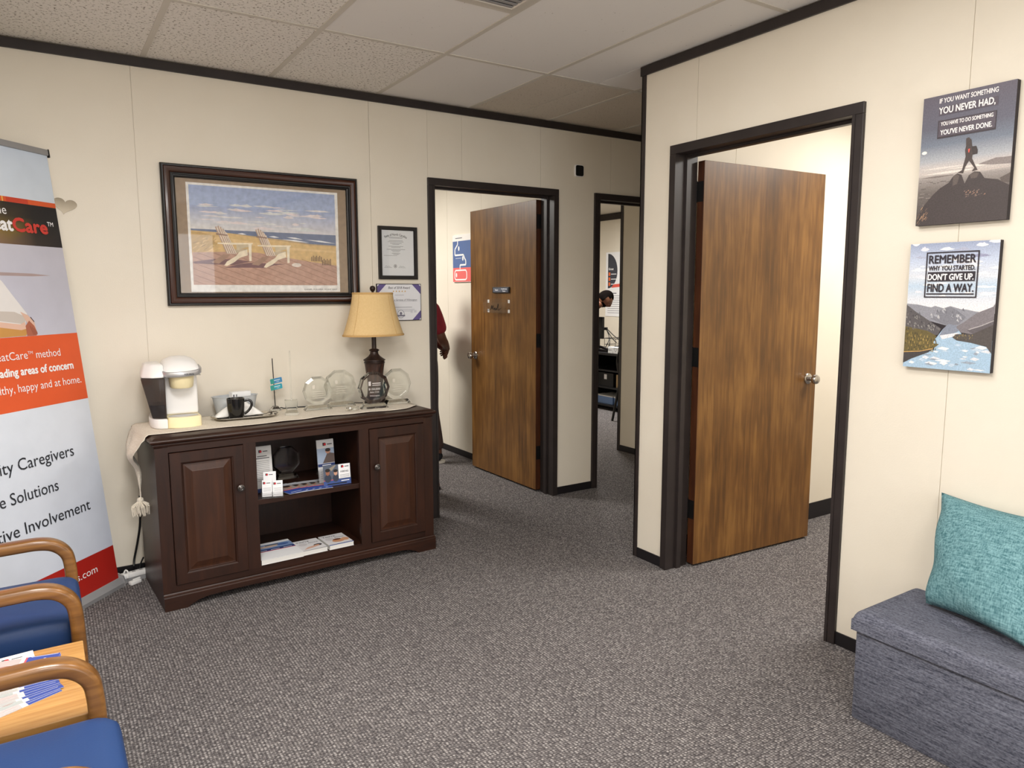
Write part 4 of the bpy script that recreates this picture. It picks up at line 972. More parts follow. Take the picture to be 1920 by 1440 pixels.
# --- galvanised tub with a tea box and sachets
tu = thing('metal_tub', 'oval galvanised metal tub behind the black mug', 'tub', cab(.472, .452, RZ), (0, 0, SA - .04))
obj('shell', lathe([(.092, 0), (.094, .002), (.113, .097), (.1185, .0985), (.1185, .101), (.112, .1005), (.0915, .006), (.002, .005)], 44, sy=.50), 'galvanised', tu, 45)
bx_ = thing('tea_box', 'small white box standing in the metal tub', 'box', cab(.50, .455, RZ + .048), (0, 0, SA + .12))
obj('carton', box(nb(), -.05, .05, -.022, .022, 0, .072, bev=.0015), 'paper', bx_)
P = Print(); P.rect(-.045, .028, -.038, .06, (90, 88, 92), 0); P.rect(-.03, .028, -.024, .06, (110, 108, 112), 0); P.rect(-.012, .03, .04, .034, (190, 186, 190), 0)
o = P.build('print', 'print_matte', bx_); o.location = (0, -.0223, 0); o.rotation_euler = (PI / 2, 0, 0)
for i, (da, db, rz, rx_) in enumerate(((.545, .428, .2, -.5), (.555, .445, -.1, -.35), (.53, .45, .35, -.2))):
    s_ = thing('tea_sachet', ('white paper sachet leaning at the right side of the tub', 'white paper sachet at the far right rim of the tub', 'white paper sachet beside the box in the tub')[i], 'sachet', cab(da - .035, db + .012, RZ + .062 + .004 * i), (rx_ * .4, .15 - .1 * i, SA + rz), 'sachets in the metal tub')
    bm = prism(rrect(.056, .034, .003), -.0015, .0015, M=UPR); obj('packet', bm, 'napkin', s_)
sh = thing('sweetener_packet', 'clear wrapped packet at the left of the white box in the tub', 'sachet', cab(.462, .445, RZ + .055), (0, .1, SA + .3))
obj('packet', prism(rrect(.03, .066, .003), -.002, .002, M=UPR), 'acrylic', sh)
ld = thing('tub_napkins', 'flat white napkins lying inside the left of the tub', 'napkin', cab(.413, .45, RZ + .083), (.05, -.04, SA))
obj('stack', prism(rrect(.058, .05, .006), 0, .006), 'napkin', ld)
# --- card holders with upright rods
def rod_holder(loc, rz, label, rod, h_, crystal):
    t = thing('award_stand', label, 'award', loc, (0, 0, rz))
    if crystal:
        obj('foot', frus([(-.036, -.03), (.036, -.03), (.036, .03), (-.036, .03)], [(-.026, -.022), (.026, -.022), (.026, .022), (-.026, .022)], 0, .026, .001), 'glass', t)
        obj('crystal_block', frus([(-.024, -.02), (.024, -.02), (.03, .02), (-.03, .02)], [(-.035, -.02), (.03, -.02), (.03, .02), (-.035, .02)], .027, .078, .002), 'glass', t)
        z0 = .079
    else:
        obj('foot', frus([(-.03, -.022), (.03, -.022), (.03, .022), (-.03, .022)], [(-.014, -.014), (.014, -.014), (.014, .014), (-.014, .014)], 0, .03, .001), 'glass', t); z0 = .0305
    obj('upright_pane', box(nb(), -.003, .003, -.05, .05, z0, h_, bev=.0008), rod, t)
    return t
t = thing('card_clip', 'thin metal rod clip holding two blue-green cards', 'card holder', cab(.684, .455, RZ), (0, 0, SA))
obj('foot', frus([(-.028, -.02), (.028, -.02), (.028, .02), (-.028, .02)], [(-.012, -.012), (.012, -.012), (.012, .012), (-.012, .012)], 0, .024, .001), 'glass', t)
obj('rod', tube([(0, 0, .0242), (-.006, 0, .285)], .0026, 8), 'steel_dark', t, 50)
for i, (z, col, lab) in enumerate(((.151, (70, 140, 190), 'upper blue card on the metal rod'), (.116, (58, 166, 186), 'lower teal card on the metal rod'))):
    cd = thing('gift_card', lab, 'card', cab(.684 - .012, .451, RZ + z), (PI / 2, 0, SA + .1), 'cards clipped to the rod')
    bm = prism(rrect(.068, .028, .004), 0, .0008); o = obj('card', bm, 'paper', cd); o.location = (.022, .012, 0); o.rotation_euler = (0, 0, .14)
    P = Print(); P.poly([(p[0] * .99, p[1] * .99) for p in rrect(.068, .028, .004)], col, 0); P.rect(-.033, -.0135, -.012, .0135, (56, 150, 140), 1)
    P.rect(-.012, .001, .022, .0045, (228, 240, 244), 1); P.rect(.0, -.007, .015, -.005, (210, 230, 236), 1)
    o = P.build('print', 'print_matte', cd); o.location = (.022, .012, .001); o.rotation_euler = (0, 0, .14)
rod_holder(cab(.712, .27, RZ), SA - .33, 'faceted crystal block holding a thin clear upright pane', 'acrylic', .335, True)
# --- octagonal glass awards
def oct_award(loc, rz, label, r, bw, thick=.019, etched=None):
    t = thing('glass_award', label, 'award', loc, (0, 0, rz), 'octagonal glass awards on the sideboard')
    zc = .026 + r * .965
    n = 10
    bm = nb(); lo = []
    for k, y in ((.80, -thick / 2), (1., -thick / 6), (1., thick / 6), (.80, thick / 2)):
        lo.append([bm.verts.new((r * k * math.cos(2 * PI * i / n + PI / n + PI / 2), y, zc + r * k * math.sin(2 * PI * i / n + PI / n + PI / 2))) for i in range(n)])
    for a, b in zip(lo, lo[1:]):
        for i in range(n): bm.faces.new((a[i], a[(i + 1) % n], b[(i + 1) % n], b[i]))
    bm.faces.new(lo[0]); bm.faces.new(lo[-1][::-1])
    obj('crystal_disc', bm, 'glass', t)
    obj('foot', frus([(-bw / 2, -.026), (bw / 2, -.026), (bw / 2, .026), (-bw / 2, .026)], [(-bw * .38, -.016), (bw * .38, -.016), (bw * .38, .016), (-bw * .38, .016)], 0, .0255, .001), 'glass', t)
    if etched:
        P = Print(); g = (206, 200, 198)
        P.rect(-.034, .012, -.02, .036, g, 0); P.rect(-.026, .02, -.02, .036, (150, 40, 46), 1) if False else None
        P.rect(-.012, .022, .036, .027, g, 0); P.rect(-.012, .012, .036, .016, g, 0)
        P.text('$150,000', 0, -.012, g, w=.066, h=.011, layer=0, align='c', bold=.01); P.text('Sales Club', 0, -.028, g, w=.052, h=.0085, layer=0, align='c'); P.text('Wilmington', 0, -.048, g, w=.056, h=.0085, layer=0, align='c')
        o = P.build('etching', 'print_matte', t); o.location = (0, -thick / 2 - .0006, zc); o.rotation_euler = (PI / 2, 0, 0)
    else:
        P = Print(); g = (214, 206, 192)
        P.rect(-.03, .012, -.016, .032, g, 0)
        for k in range(4): P.rect(-.028, -.006 - k * .012, .03, -.0035 - k * .012, g, 0)
        o = P.build('etching', 'print_matte', t); o.location = (0, -thick / 2 - .0006, zc); o.rotation_euler = (PI / 2, 0, 0)
    return t
oct_award(cab(.886, .352, RZ), SA - .10, 'small octagonal glass award at the left of the row', .081, .150)
oct_award(cab(1.036, .395, RZ), SA - .12, 'larger octagonal glass award just left of the lamp', .093, .165)
oct_award(cab(1.155, .208, RZ), SA - .10, 'etched octagonal glass award in front of the lamp', .092, .155, .024, True)
oct_award(cab(1.335, .285, RZ), SA + .02, 'octagonal glass award at the right of the lamp', .092, .160)
cr_ = thing('crystal_ornament', 'small faceted crystal ornament at the front of the runner', 'ornament', cab(1.018, .19, RZ), (0, 0, SA))
bm = nb(); bmesh.ops.create_icosphere(bm, subdivisions=1, radius=1)
for v in bm.verts: v.co = Vector((v.co.x * .042, v.co.y * .022, .0135 + v.co.z * .0135))
obj('crystal', bm, 'glass', cr_)
# --- table lamp
lp = thing('table_lamp', 'bronze table lamp with a tan fabric shade', 'lamp', cab(1.24, .372, RZ), (0, 0, SA))
obj('foot', lathe([(.060, 0), (.063, .004), (.063, .010), (.058, .016), (.057, .030), (.053, .040), (.050, .044)], 40), 'lamp_bronze', lp, 35)
obj('column', lathe([(.049, .044), (.047, .058), (.0445, .09), (.0445, .12), (.048, .165), (.054, .212), (.0575, .232)], 48, cap0=False, cap1=False), 'lamp_weave', lp, 60)
obj('collar', lathe([(.0575, .232), (.060, .236), (.060, .241), (.057, .243), (.057, .247), (.063, .25), (.0625, .254), (.050, .262), (.034, .274), (.024, .288), (.022, .300), (.0285, .306), (.030, .310), (.024, .314), (.0135, .318), (.0125, .40), (.005, .405)], 40), 'lamp_bronze', lp, 35)
sh_prof = []
NS = 14
for k in range(NS + 1):
    t = k / NS; r = .183 - (.183 - .121) * (1 - (1 - t) ** 1.45); sh_prof.append((r, .393 + .240 * t))
SY = .66
bm = lathe(sh_prof, 64, cap0=False, cap1=False, sy=SY)
o = obj('shade', bm, 'linen_shade', lp, 60); md = o.modifiers.new('thick', 'SOLIDIFY'); md.thickness = .0018; md.offset = -1
for nm, r, z in (('shade_trim', .1838, .393), ('shade_trim', .1218, .630)):
    bm = lathe([(r, -.002), (r + .0012, .0), (r + .0012, .006), (r - .002, .009), (r - .003, .003)], 64, c=(0, 0, z), cap0=False, cap1=False, sy=SY); obj(nm, bm, 'shade_trim', o, 60)
for k in range(4):
    a = math.radians(-58 + 90 * k)
    obj('seam', tube([((r + .0006) * math.cos(a), SY * (r + .0006) * math.sin(a), z) for r, z in sh_prof], .0011, 5), 'shade_trim', o, 60)
obj('harp', tube(smoothpath([(.012, 0, .40), (.05, 0, .45), (.05, 0, .56), (.012, 0, .632), (-.012, 0, .632), (-.05, 0, .56), (-.05, 0, .45), (-.012, 0, .40)], 5), .002, 6), 'gilt', lp, 60)
obj('spider', tube([(-.118, 0, .63), (.118, 0, .63)], .002, 6), 'gilt', lp)
obj('finial', lathe([(.006, .632), (.009, .636), (.006, .642), (.013, .650), (.0165, .660), (.0145, .670), (.007, .676), (.001, .677)], 24), 'lamp_bronze', lp, 40)
cdp = [cab(1.175, .40, RZ + .004), cab(1.10, .44, RZ + .004), cab(1.0, .452, RZ + .004), cab(.93, .462, RZ + .004), cab(.86, .458, RZ + .004), cab(.80, .47, RZ + .004), cab(.75, .49, TZ + .006), cab(.72, .512, TZ - .02), cab(.72, .514, .5)]
lc = thing('lamp_cord', 'dark lamp cord lying behind the glass awards', 'cord', cdp[0])
bm = tube([Vector(p) - Vector(cdp[0]) for p in smoothpath(cdp, 5)], .0028, 6); obj('cable', bm, 'black_plastic', lc, 60)

# ================================================================== THINGS INSIDE THE SIDEBOARD
S2 = .4455; S1 = .1145
red = (200, 36, 48); nav = (40, 58, 110)
def logo(P, x, y, s, L=1):
    P.rect(x, y, x + s, y + s, (34, 30, 34), L); P.ell(x + s * .75, y + s * .45, s * .42, s * .42, red, L + 1, 12); P.rect(x + s * 1.5, y + s * .25, x + s * 3.2, y + s * .6, (90, 90, 94), L)
def sheet(parent, w_, h_, loc, rot, P, nm='leaflet', th=.0006):
    o = obj(nm, box(nb(), -w_ / 2, w_ / 2, 0, h_, -th, 0), 'paper', parent); o.location = loc; o.rotation_euler = rot
    q = P.build('print', 'print_matte', o); q.location = (0, 0, .0002)
    return o
def bp_info(w_, h_):
    P = Print(.0002); P.rect(-w_ / 2, 0, w_ / 2, h_, (214, 212, 210), 0); logo(P, -.016, h_ - .032, .014)
    P.rect(-.024, h_ - .052, .024, h_ - .048, (60, 60, 64), 1); P.rect(-.036, h_ - .062, .036, h_ - .058, (60, 60, 64), 1)
    for k in range(12): P.rect(-.034, h_ - .076 - k * .009, .034, h_ - .0735 - k * .009, (140, 138, 138), 1)
    P.rect(-w_ / 2, 0, w_ / 2, .02, nav, 1)
    return P
def bp_photo(w_, h_):
    P = Print(.0002); P.rect(-w_ / 2, 0, w_ / 2, h_, (214, 214, 216), 0); logo(P, -.014, h_ - .032, .016)
    P.rect(-w_ / 2, h_ * .45, w_ / 2, h_ * .80, (150, 164, 186), 1); P.poly([(-.02, h_ * .45), (w_ / 2, h_ * .45), (w_ / 2, h_ * .66), (.01, h_ * .70)], (90, 76, 72), 2); P.ell(.012, h_ * .73, .014, .014, (176, 128, 104), 3); P.ell(.012, h_ * .755, .015, .009, (44, 34, 32), 4)
    P.rect(-w_ / 2, h_ * .37, w_ / 2, h_ * .44, nav, 2); P.rect(-.024, h_ * .395, .024, h_ * .412, (226, 226, 232), 3)
    for k in range(4): P.rect(-.036, h_ * .1 + k * .011, .036, h_ * .1 + k * .011 + .003, (150, 150, 156), 1)
    return P
def rack(name, label, loc, n, w_, h_, mk, tilt, group, labels, holder_h):
    hd_ = thing(name, label, 'holder', loc, (0, 0, SA))
    obj('pocket', boxes([(-w_ / 2 - .004, w_ / 2 + .004, -.004, -.002, .0, holder_h), (-w_ / 2 - .004, w_ / 2 + .004, -.004, .034, 0, .002), (-w_ / 2 - .004, -w_ / 2 - .002, -.002, .034, .002, holder_h * .9), (w_ / 2 + .002, w_ / 2 + .004, -.002, .034, .002, holder_h * .9)]), 'clear_plastic', hd_)
    for i in range(n):
        off = Matrix.Rotation(SA, 3, 'Z') @ Vector((0, .004 + .0035 * i, .0025))
        t = thing('leaflet', ('foremost ' + labels) if i == 0 else labels.replace('tall', 'half hidden tall'), 'leaflet', tuple(Vector(loc) + off), (PI / 2 - tilt, 0, SA), group)
        sheet(t, w_, h_, (0, .001, 0), (0, 0, 0), mk(w_, h_), 'sheet')
rack('leaflet_holder', 'clear holder of tall white text leaflets at the left of the shelf', cab(.512, .135, S2), 3, .096, .232, bp_info, .10, 'tall white leaflets on the left of the shelf', 'tall white text leaflet standing at the left of the shelf', .08)
rack('leaflet_holder', 'clear holder of tall photo leaflets at the right of the shelf', cab(.846, .135, S2), 3, .092, .226, bp_photo, .12, 'tall photo leaflets on the right of the shelf', 'tall leaflet with a photo and navy band at the right of the shelf', .08)
def bp_card(w_, h_):
    P = Print(.0002); P.rect(-w_ / 2, 0, w_ / 2, h_, (236, 236, 238), 0); logo(P, -.020, h_ - .02, .011)
    for k in range(3): P.rect(-.018, h_ * .5 - k * .007, .018, h_ * .5 - k * .007 + .002, (160, 160, 164), 1)
    P.rect(-.02, .008, .02, .010, (170, 170, 174), 1)
    return P
cdh = thing('card_holder', 'clear plastic card holder at the front left of the shelf', 'card holder', cab(.522, .045, S2), (0, 0, SA - .35))
obj('pocket', boxes([(-.052, .052, -.03, -.028, 0, .03), (-.052, .052, -.03, .03, 0, .002), (-.052, .052, .004, .006, .002, .05), (-.052, .052, .028, .03, .002, .07), (-.054, -.052, -.03, .03, 0, .03), (.052, .054, -.03, .03, 0, .03), (-.001, .001, -.028, .004, .002, .028)]), 'clear_plastic', cdh)
for i, (x, y, z, w_, h_, lab) in enumerate(((-.024, -.01, .004, .047, .082, 'white business card at the left of the clear holder'), (.026, -.014, .004, .047, .078, 'white business card at the right front of the clear holder'), (-.012, .012, .004, .06, .118, 'white appointment card standing at the back of the clear holder'))):
    off = Matrix.Rotation(SA - .35, 3, 'Z') @ Vector((x, y, z))
    t = thing('business_card', lab, 'card', tuple(Vector(cab(.522, .045, S2)) + off), (PI / 2 - .28, 0, SA - .35), 'cards in the clear holder'); sheet(t, w_, h_, (0, 0, 0), (0, 0, 0), bp_card(w_, h_), 'sheet')
# dark glass award at the back of the shelf
da = thing('shelf_award', 'dark octagonal glass award at the back of the upper shelf', 'award', cab(.70, .36, S2), (0, 0, SA))
bm = nb(); lo = []
for k, y in ((.86, -.009), (1, -.003), (1, .003), (.86, .009)): lo.append([bm.verts.new((.08 * k * math.cos(2 * PI * i / 8 + PI / 8), y, .103 + .08 * k * math.sin(2 * PI * i / 8 + PI / 8))) for i in range(8)])
for a, b in zip(lo, lo[1:]):
    for i in range(8): bm.faces.new((a[i], a[(i + 1) % 8], b[(i + 1) % 8], b[i]))
bm.faces.new(lo[0]); bm.faces.new(lo[-1][::-1]); obj('disc', bm, 'glass', da)
obj('foot', frus([(-.06, -.025), (.06, -.025), (.06, .025), (-.06, .025)], [(-.045, -.015), (.045, -.015), (.045, .015), (-.045, .015)], 0, .028, .001), 'glass', da)
# fanned leaflets lying on the shelf
def bp_fan(w_, h_):
    P = Print(.0002); P.rect(-w_ / 2, 0, w_ / 2, h_, (190, 192, 198), 0); P.rect(-w_ / 2, 0, w_ / 2, h_ * .38, (52, 78, 158), 1)
    P.poly([(-w_ / 2, h_ * .38), (w_ / 2, h_ * .34), (w_ / 2, h_ * .39), (-w_ / 2, h_ * .43)], (220, 80, 74), 2)
    P.rect(-w_ / 2, h_ * .43, w_ / 2, h_ * .8, (150, 142, 140), 1); P.ell(.01, h_ * .62, .022, .03, (176, 134, 112), 2); P.ell(.01, h_ * .70, .024, .02, (54, 44, 42), 3); P.rect(-.03, h_ * .1, .03, h_ * .13, (210, 214, 230), 3)
    return P
for i in range(5):
    t = thing('leaflet', ('leftmost blue-bottomed leaflet of the fan on the shelf', 'second blue-bottomed leaflet from the left in the shelf fan', 'middle blue-bottomed leaflet of the fan on the shelf', 'fourth blue-bottomed leaflet from the left in the shelf fan', 'rightmost blue-bottomed leaflet of the fan on the shelf')[i], 'leaflet', cab(.648 + .033 * i, .026 + .002 * i, S2 + .0014 + .0012 * (4 - i)), (0, 0, SA + .22 - .09 * i), 'fanned leaflets on the upper shelf')
    sheet(t, .1, .2, (0, 0, 0), (0, 0, 0), bp_fan(.1, .2), 'sheet', .001)
# hiring cards
t = thing('leaflet', 'postcard with two people and a white hiring notice at the shelf front', 'leaflet', cab(.868, .06, S2 + .001), (PI / 2 - .10, 0, SA - .06))
P = Print(.0002); P.rect(-.073, 0, .073, .108, (84, 92, 108), 0); P.rect(-.073, 0, .073, .03, (60, 82, 140), 1); P.rect(-.073, .028, .0, .031, (220, 80, 70), 2)
for x, y, sc, sk in ((-.05, .062, 1, (150, 98, 76)), (-.008, .058, .9, (196, 150, 126))):
    P.ell(x, y - .022 * sc, .018 * sc, .022 * sc, (52, 58, 74), 2); P.ell(x, y + .008 * sc, .0105 * sc, .015 * sc, sk, 3); P.ell(x, y + .02 * sc, .013 * sc, .009 * sc, (36, 30, 30), 4)
P.poly([(-.04, .092), (-.012, .106), (-.004, .104), (-.03, .075)], (146, 136, 122), 1)
P.rect(.008, .033, .071, .107, (240, 240, 242), 3); logo(P, .022, .088, .013, 4)
P.text('HIRING', .04, .064, (50, 50, 56), w=.042, h=.009, layer=4, align='c', bold=.02)
for k in range(3): P.rect(.014, .05 - k * .006, .066, .052 - k * .006, (150, 150, 156), 4)
P.rect(-.055, .006, .05, .0115, (20, 22, 30), 4); P.rect(.02, .018, .064, .0225, (230, 232, 240), 4)
sheet(t, .146, .108, (0, 0, 0), (0, 0, 0), P, 'sheet', .0012)
# books on the lower shelf
def booklet(label, cat, a, b, w_, d_, th, P, n=1, tilt=0):
    t = thing('booklet', label, cat, cab(a, b, S1), (0, 0, SA + tilt))
    obj('page_block', box(nb(), -w_ / 2 + .001, w_ / 2 - .001, .001, d_ - .001, .0012, th - .0012), 'paper_edge', t)
    obj('cover', boxes([(-w_ / 2, w_ / 2, 0, d_, th - .0012, th), (-w_ / 2, w_ / 2, 0, d_, 0, .0012)]), 'paper', t)
    q = P.build('print', 'print_matte', t); q.location = (0, 0, th + .0002)
P = Print(.0002); P.rect(-.105, 0, .105, .245, (232, 232, 234), 0); P.rect(-.105, .115, .105, .16, nav, 1); P.poly([(-.105, .112), (.105, .112), (.105, .117), (-.105, .117)], (214, 70, 66), 2)
P.rect(-.105, .15, .105, .215, (120, 146, 186), 1); P.ell(-.02, .18, .055, .016, (196, 172, 156), 2); P.ell(.06, .185, .03, .016, (70, 96, 150), 2); P.rect(-.03, .19, .04, .206, (90, 92, 98), 2)
for x in (-.085, -.02, .045): P.rect(x, .126, x + .045, .131, (226, 228, 236), 3)
booklet('stack of navy and white brochures at the left of the lower shelf', 'brochures', .5535, .022, .212, .245, .024, P)
def youre(P, lab, second):
    P.rect(-.0665, 0, .0665, .168, (222, 220, 222), 0)
    P.text("You're", -.02, .132, (40, 40, 46), w=.07, h=.019, layer=2, align='c', bold=.01); P.text('Alone', .028, .104, (60, 60, 66), w=.052, h=.015, layer=2, align='c')
    P.ell(-.03, .098, .022, .022, (206, 202, 204), 1)
    if second: P.ell(.006, .06, .034, .026, (206, 150, 112), 1); P.ell(.045, .066, .02, .024, (214, 160, 124), 1); P.ell(.004, .08, .022, .012, (110, 66, 48), 2); P.rect(-.0665, 0, .0665, .01, (44, 72, 150), 2)
    else: P.poly([(-.05, .02), (-.02, .05), (.03, .062), (.05, .05), (.0, .03)], (212, 170, 150), 1); P.ell(.036, .06, .022, .016, (44, 34, 36), 2); P.ell(.03, .054, .014, .010, (204, 156, 132), 3); P.rect(-.0665, 0, .0665, .004, (40, 40, 46), 2)
    return P
booklet('middle white booklet on the lower shelf with a sleeping figure', 'booklet', .723, .03, .133, .168, .022, youre(Print(.0002), '', False))
booklet('right white booklet on the lower shelf with a blue bottom edge', 'booklet', .868, .03, .133, .168, .022, youre(Print(.0002), '', True))
# ================================================================== ROLL-UP BANNER leaning in the corner
bn = thing('banner_stand', 'tall white and orange roll-up banner leaning against the back wall', 'banner', (-.447, -.151, 0), (0, 0, math.atan2(.729, .685)))
BW, BL, LEAN = .85, 2.046, math.radians(6.03)
ROT = (PI / 2 - LEAN, 0, 0)
o = obj('banner_sheet', box(nb(), -BW, 0, 0, BL, -.0006, 0), 'paper', bn); o.location = (0, 0, .05); o.rotation_euler = ROT
P = Print()
def br(s0, t0, s1, t1, col, layer, cols=None): P.rect(s0, t0, s1, t1, col, layer, cols)
br(-BW, 1.822, 0, BL, None, 0, [(222, 230, 240), (214, 224, 236), (206, 218, 234), (200, 212, 230)])
br(-BW, 1.800, 0, 1.822, (222, 96, 52), 1); br(-BW, 1.800, -.30, 1.822, (232, 112, 58), 2); br(-.27, 1.800, -.155, 1.822, (204, 72, 50), 2); br(-.292, 1.800, -.286, 1.822, (244, 190, 90), 3)
g_ = lambda *k: [(a, b, c) for a, b, c in k]
P.grid(-BW, 1.617, 0, 1.800, [g_((168, 140, 120), (170, 142, 124), (160, 132, 116), (150, 120, 100), (120, 96, 76), (60, 52, 48), (40, 36, 38)),
    g_((120, 104, 82), (112, 98, 76), (120, 102, 66), (150, 124, 64), (130, 108, 56), (50, 46, 42), (36, 34, 36)),
    g_((90, 80, 66), (84, 76, 66), (96, 84, 62), (110, 94, 62), (70, 60, 46), (40, 38, 38), (34, 33, 35)),
    g_((88, 78, 68), (86, 76, 68), (98, 86, 76), (94, 84, 72), (52, 46, 42), (38, 36, 37), (32, 31, 34))])
br(-BW, 1.217, 0, 1.617, None, 0, [(204, 204, 220), (198, 198, 212), (196, 194, 206), (214, 212, 222)])
P.poly([(-BW, 1.50), (-.2, 1.492), (-.1, 1.485), (-.2, 1.48), (-BW, 1.48)], (176, 156, 154), 1)
P.poly([(-.6, 1.56), (-.42, 1.50), (-.364, 1.456), (-.319, 1.39), (-.265, 1.315), (-.285, 1.265), (-.40, 1.255), (-.6, 1.27)], (234, 230, 228), 2)
P.poly([(-.42, 1.33), (-.33, 1.325), (-.27, 1.30), (-.29, 1.27), (-.42, 1.29)], (206, 196, 188), 3)
P.poly([(-.6, 1.28), (-.40, 1.265), (-.30, 1.27), (-.27, 1.25), (-.29, 1.219), (-.6, 1.218)], (206, 152, 84), 3)
P.poly([(-.42, 1.285), (-.31, 1.27), (-.285, 1.28), (-.28, 1.25), (-.31, 1.245), (-.42, 1.262)], (230, 190, 170), 4)
P.poly([(-.30, 1.325), (-.262, 1.308), (-.235, 1.275), (-.232, 1.245), (-.25, 1.25), (-.275, 1.278)], (226, 188, 168), 4)
P.poly([(-.285, 1.262), (-.262, 1.285), (-.24, 1.262), (-.228, 1.23), (-.235, 1.218), (-.285, 1.218)], (176, 104, 82), 5)
for k in range(4): P.line([(-.262 + k * .009, 1.262 - k * .006), (-.25 + k * .007, 1.222)], .0022, (140, 76, 60), 6)
P.line([(-.252, 1.30), (-.236, 1.278)], .004, (70, 50, 50), 6)
br(-BW, .902, 0, 1.217, (226, 94, 50), 1)
br(-BW, .17, 0, .902, None, 0, [(214, 220, 232), (208, 214, 228), (222, 228, 238), (220, 226, 236)])
br(-BW, 0, 0, .17, (172, 36, 28), 1)
o = P.build('print', 'print_banner', bn); o.location = (0, -.0004, .05); o.rotation_euler = ROT
P = Print()
def bt(full, ref, refw, right, base, h, col, bold=0., layer=8):
    def W_(s_): v, f = text_geo(s_, bold); return max(p[0] for p in v) - min(p[0] for p in v)
    P.text(full, right, base, col, w=refw * W_(full) / W_(ref), h=h, layer=layer, bold=bold, align='r')
wt = (244, 242, 242); bk = (40, 42, 48)
bt('The', 'e', .022, -.281, 1.745, .040, wt)
bt('Great', 'at', .062, -.262, 1.676, .058, wt, .03); bt('Care', 'Care', .183, -.075, 1.676, .060, (206, 66, 56), .03)
bt('TM', 'TM', .034, -.036, 1.712, .020, wt, .01)
bt('GreatCare', 'atCare', .132, -.303, 1.12, .036, wt); bt('TM', 'TM', .026, -.274, 1.138, .014, wt); bt('method', 'method', .136, -.122, 1.118, .036, wt)
bt('leading areas of concern', 'ading areas of concern', .396, -.060, 1.052, .036, wt, .025)
bt('healthy, happy and at home.', 'lthy, happy and at home.', .445, -.026, .981, .036, wt)
bt('Quality Caregivers', 'Caregivers', .306, -.143, .653, .054, bk)
bt('e Solutions', 'Solutions', .252, -.262, .520, .054, bk)
bt('tive Involvement', 'Involvement', .368, -.101, .383, .054, bk)
bt('s.com', '.com', .104, -.124, .082, .036, wt)
o = P.build('lettering', 'print_matte', bn); o.location = (0, -.0006, .05); o.rotation_euler = ROT
tp = lambda x0, x1, y0, y1, z0, z1: box(nb(), x0, x1, y0, y1, z0, z1, bev=.003)
o = obj('top_rail', tp(-BW - .006, .004, BL - .006, BL + .022, -.008, .008), 'grey_plastic', bn, 30); o.location = (0, 0, .05); o.rotation_euler = ROT
o = obj('rail_cap', box(nb(), .004, .009, BL - .014, BL + .024, -.010, .010, bev=.002), 'steel_dark', bn); o.location = (0, 0, .05); o.rotation_euler = ROT
obj('cassette', prism([(-.012, 0), (.085, 0), (.09, .02), (.075, .055), (.02, .06), (-.004, .05), (-.016, .02)], -BW - .015, .02, M=Matrix(((0, 0, 1, 0), (1, 0, 0, 0), (0, 1, 0, 0), (0, 0, 0, 1)))), 'grey_plastic', bn, 30)
obj('end_cap', prism([(-.016, 0), (.089, 0), (.094, .022), (.078, .059), (.02, .064), (-.008, .053), (-.02, .02)], .02, .028, M=Matrix(((0, 0, 1, 0), (1, 0, 0, 0), (0, 1, 0, 0), (0, 0, 0, 1)))), 'silver_plastic', bn, 30)
o = obj('pole', tube([(-BW / 2, .03, .06), (-BW / 2, .03 + 1.96 * math.sin(LEAN), .06 + 1.96 * math.cos(LEAN))], .008, 10), 'grey_plastic', bn, 40)

# ================================================================== CHAIRS AND SIDE TABLE
ARMSEC = rrect(.052, .036, .011, 3)
def arm_chair(yf, yn, label, sx=0., sz=0., ax=0.):
    yc = (yf + yn) / 2; hw = (yf - yn) / 2
    t = thing('arm_chair', label, 'chair', (-.92 + ax, yc, 0), group='oak framed blue chairs in a row')
    X = lambda x: x + .92
    for s in (1, -1):
        y = s * hw
        path = [(X(-1.215), y, .622), (X(-1.0), y, .634), (X(-.80), y, .639), (X(-.735), y, .638), (X(-.695), y, .626), (X(-.666), y, .597), (X(-.656), y, .555), (X(-.653), y, .46), (X(-.651), y, 0)]
        pts = smoothpath(path[:-1], 5) + [Vector((X(-.652), y, .2)), Vector(path[-1])]
        obj('arm', tube(pts, 1, section=ARMSEC, upv=(0, 1, 0)), 'oak_arm', t, 50)
        obj('rear_leg', tube([(X(-1.215), y, 0), (X(-1.20), y, .45), (X(-1.23), y, .86)], 1, section=rrect(.045, .04, .01), upv=(0, 1, 0)), 'oak_arm', t, 50)
        obj('side_rail', box(nb(), X(-1.19), X(-.67), y - .012, y + .012, .34, .40, bev=.003), 'oak_arm', t)
    # seat cushion, crowned with a waterfall front
    bm = nb(); w2 = hw - .028; n, m_ = 18, 14; top = []
    poly = [(x * 1., y * 1.) for x, y in rrect(.555, 2 * w2, .045, 4)]
    rings = []
    for k, z in ((.93, .405), (1, .425), (1, .465), (.985, .487), (.95, .499), (.85, .505), (.5, .508), (.02, .509)):
        rings.append([bm.verts.new((X(-.878) + sx + (x * k if k < .9 else x - math.copysign((1 - k) * .3, x)), (y * k if k < .9 else y - math.copysign((1 - k) * .25, y)), z + (sz if z > .43 else 0))) for x, y in poly])
    for a, b in zip(rings, rings[1:]):
        for i in range(len(poly)): bm.faces.new((a[i], a[(i + 1) % len(poly)], b[(i + 1) % len(poly)], b[i]))
    bm.faces.new(rings[0][::-1]); bm.faces.new(rings[-1])
    obj('seat', bm, 'vinyl_blue', t, 60)
    obj('backrest', box(nb(), X(-1.215), X(-1.135), -w2, w2, .53, .87, bev=.03, seg=4), 'vinyl_blue', t, 60)
    obj('seat_support', box(nb(), X(-1.16), X(-.68), -w2 + .01, w2 - .01, .375, .404), 'desk_black', t)
arm_chair(-1.346, -1.797, 'blue vinyl arm chair with oak arms between banner and side table', -.035, .03)
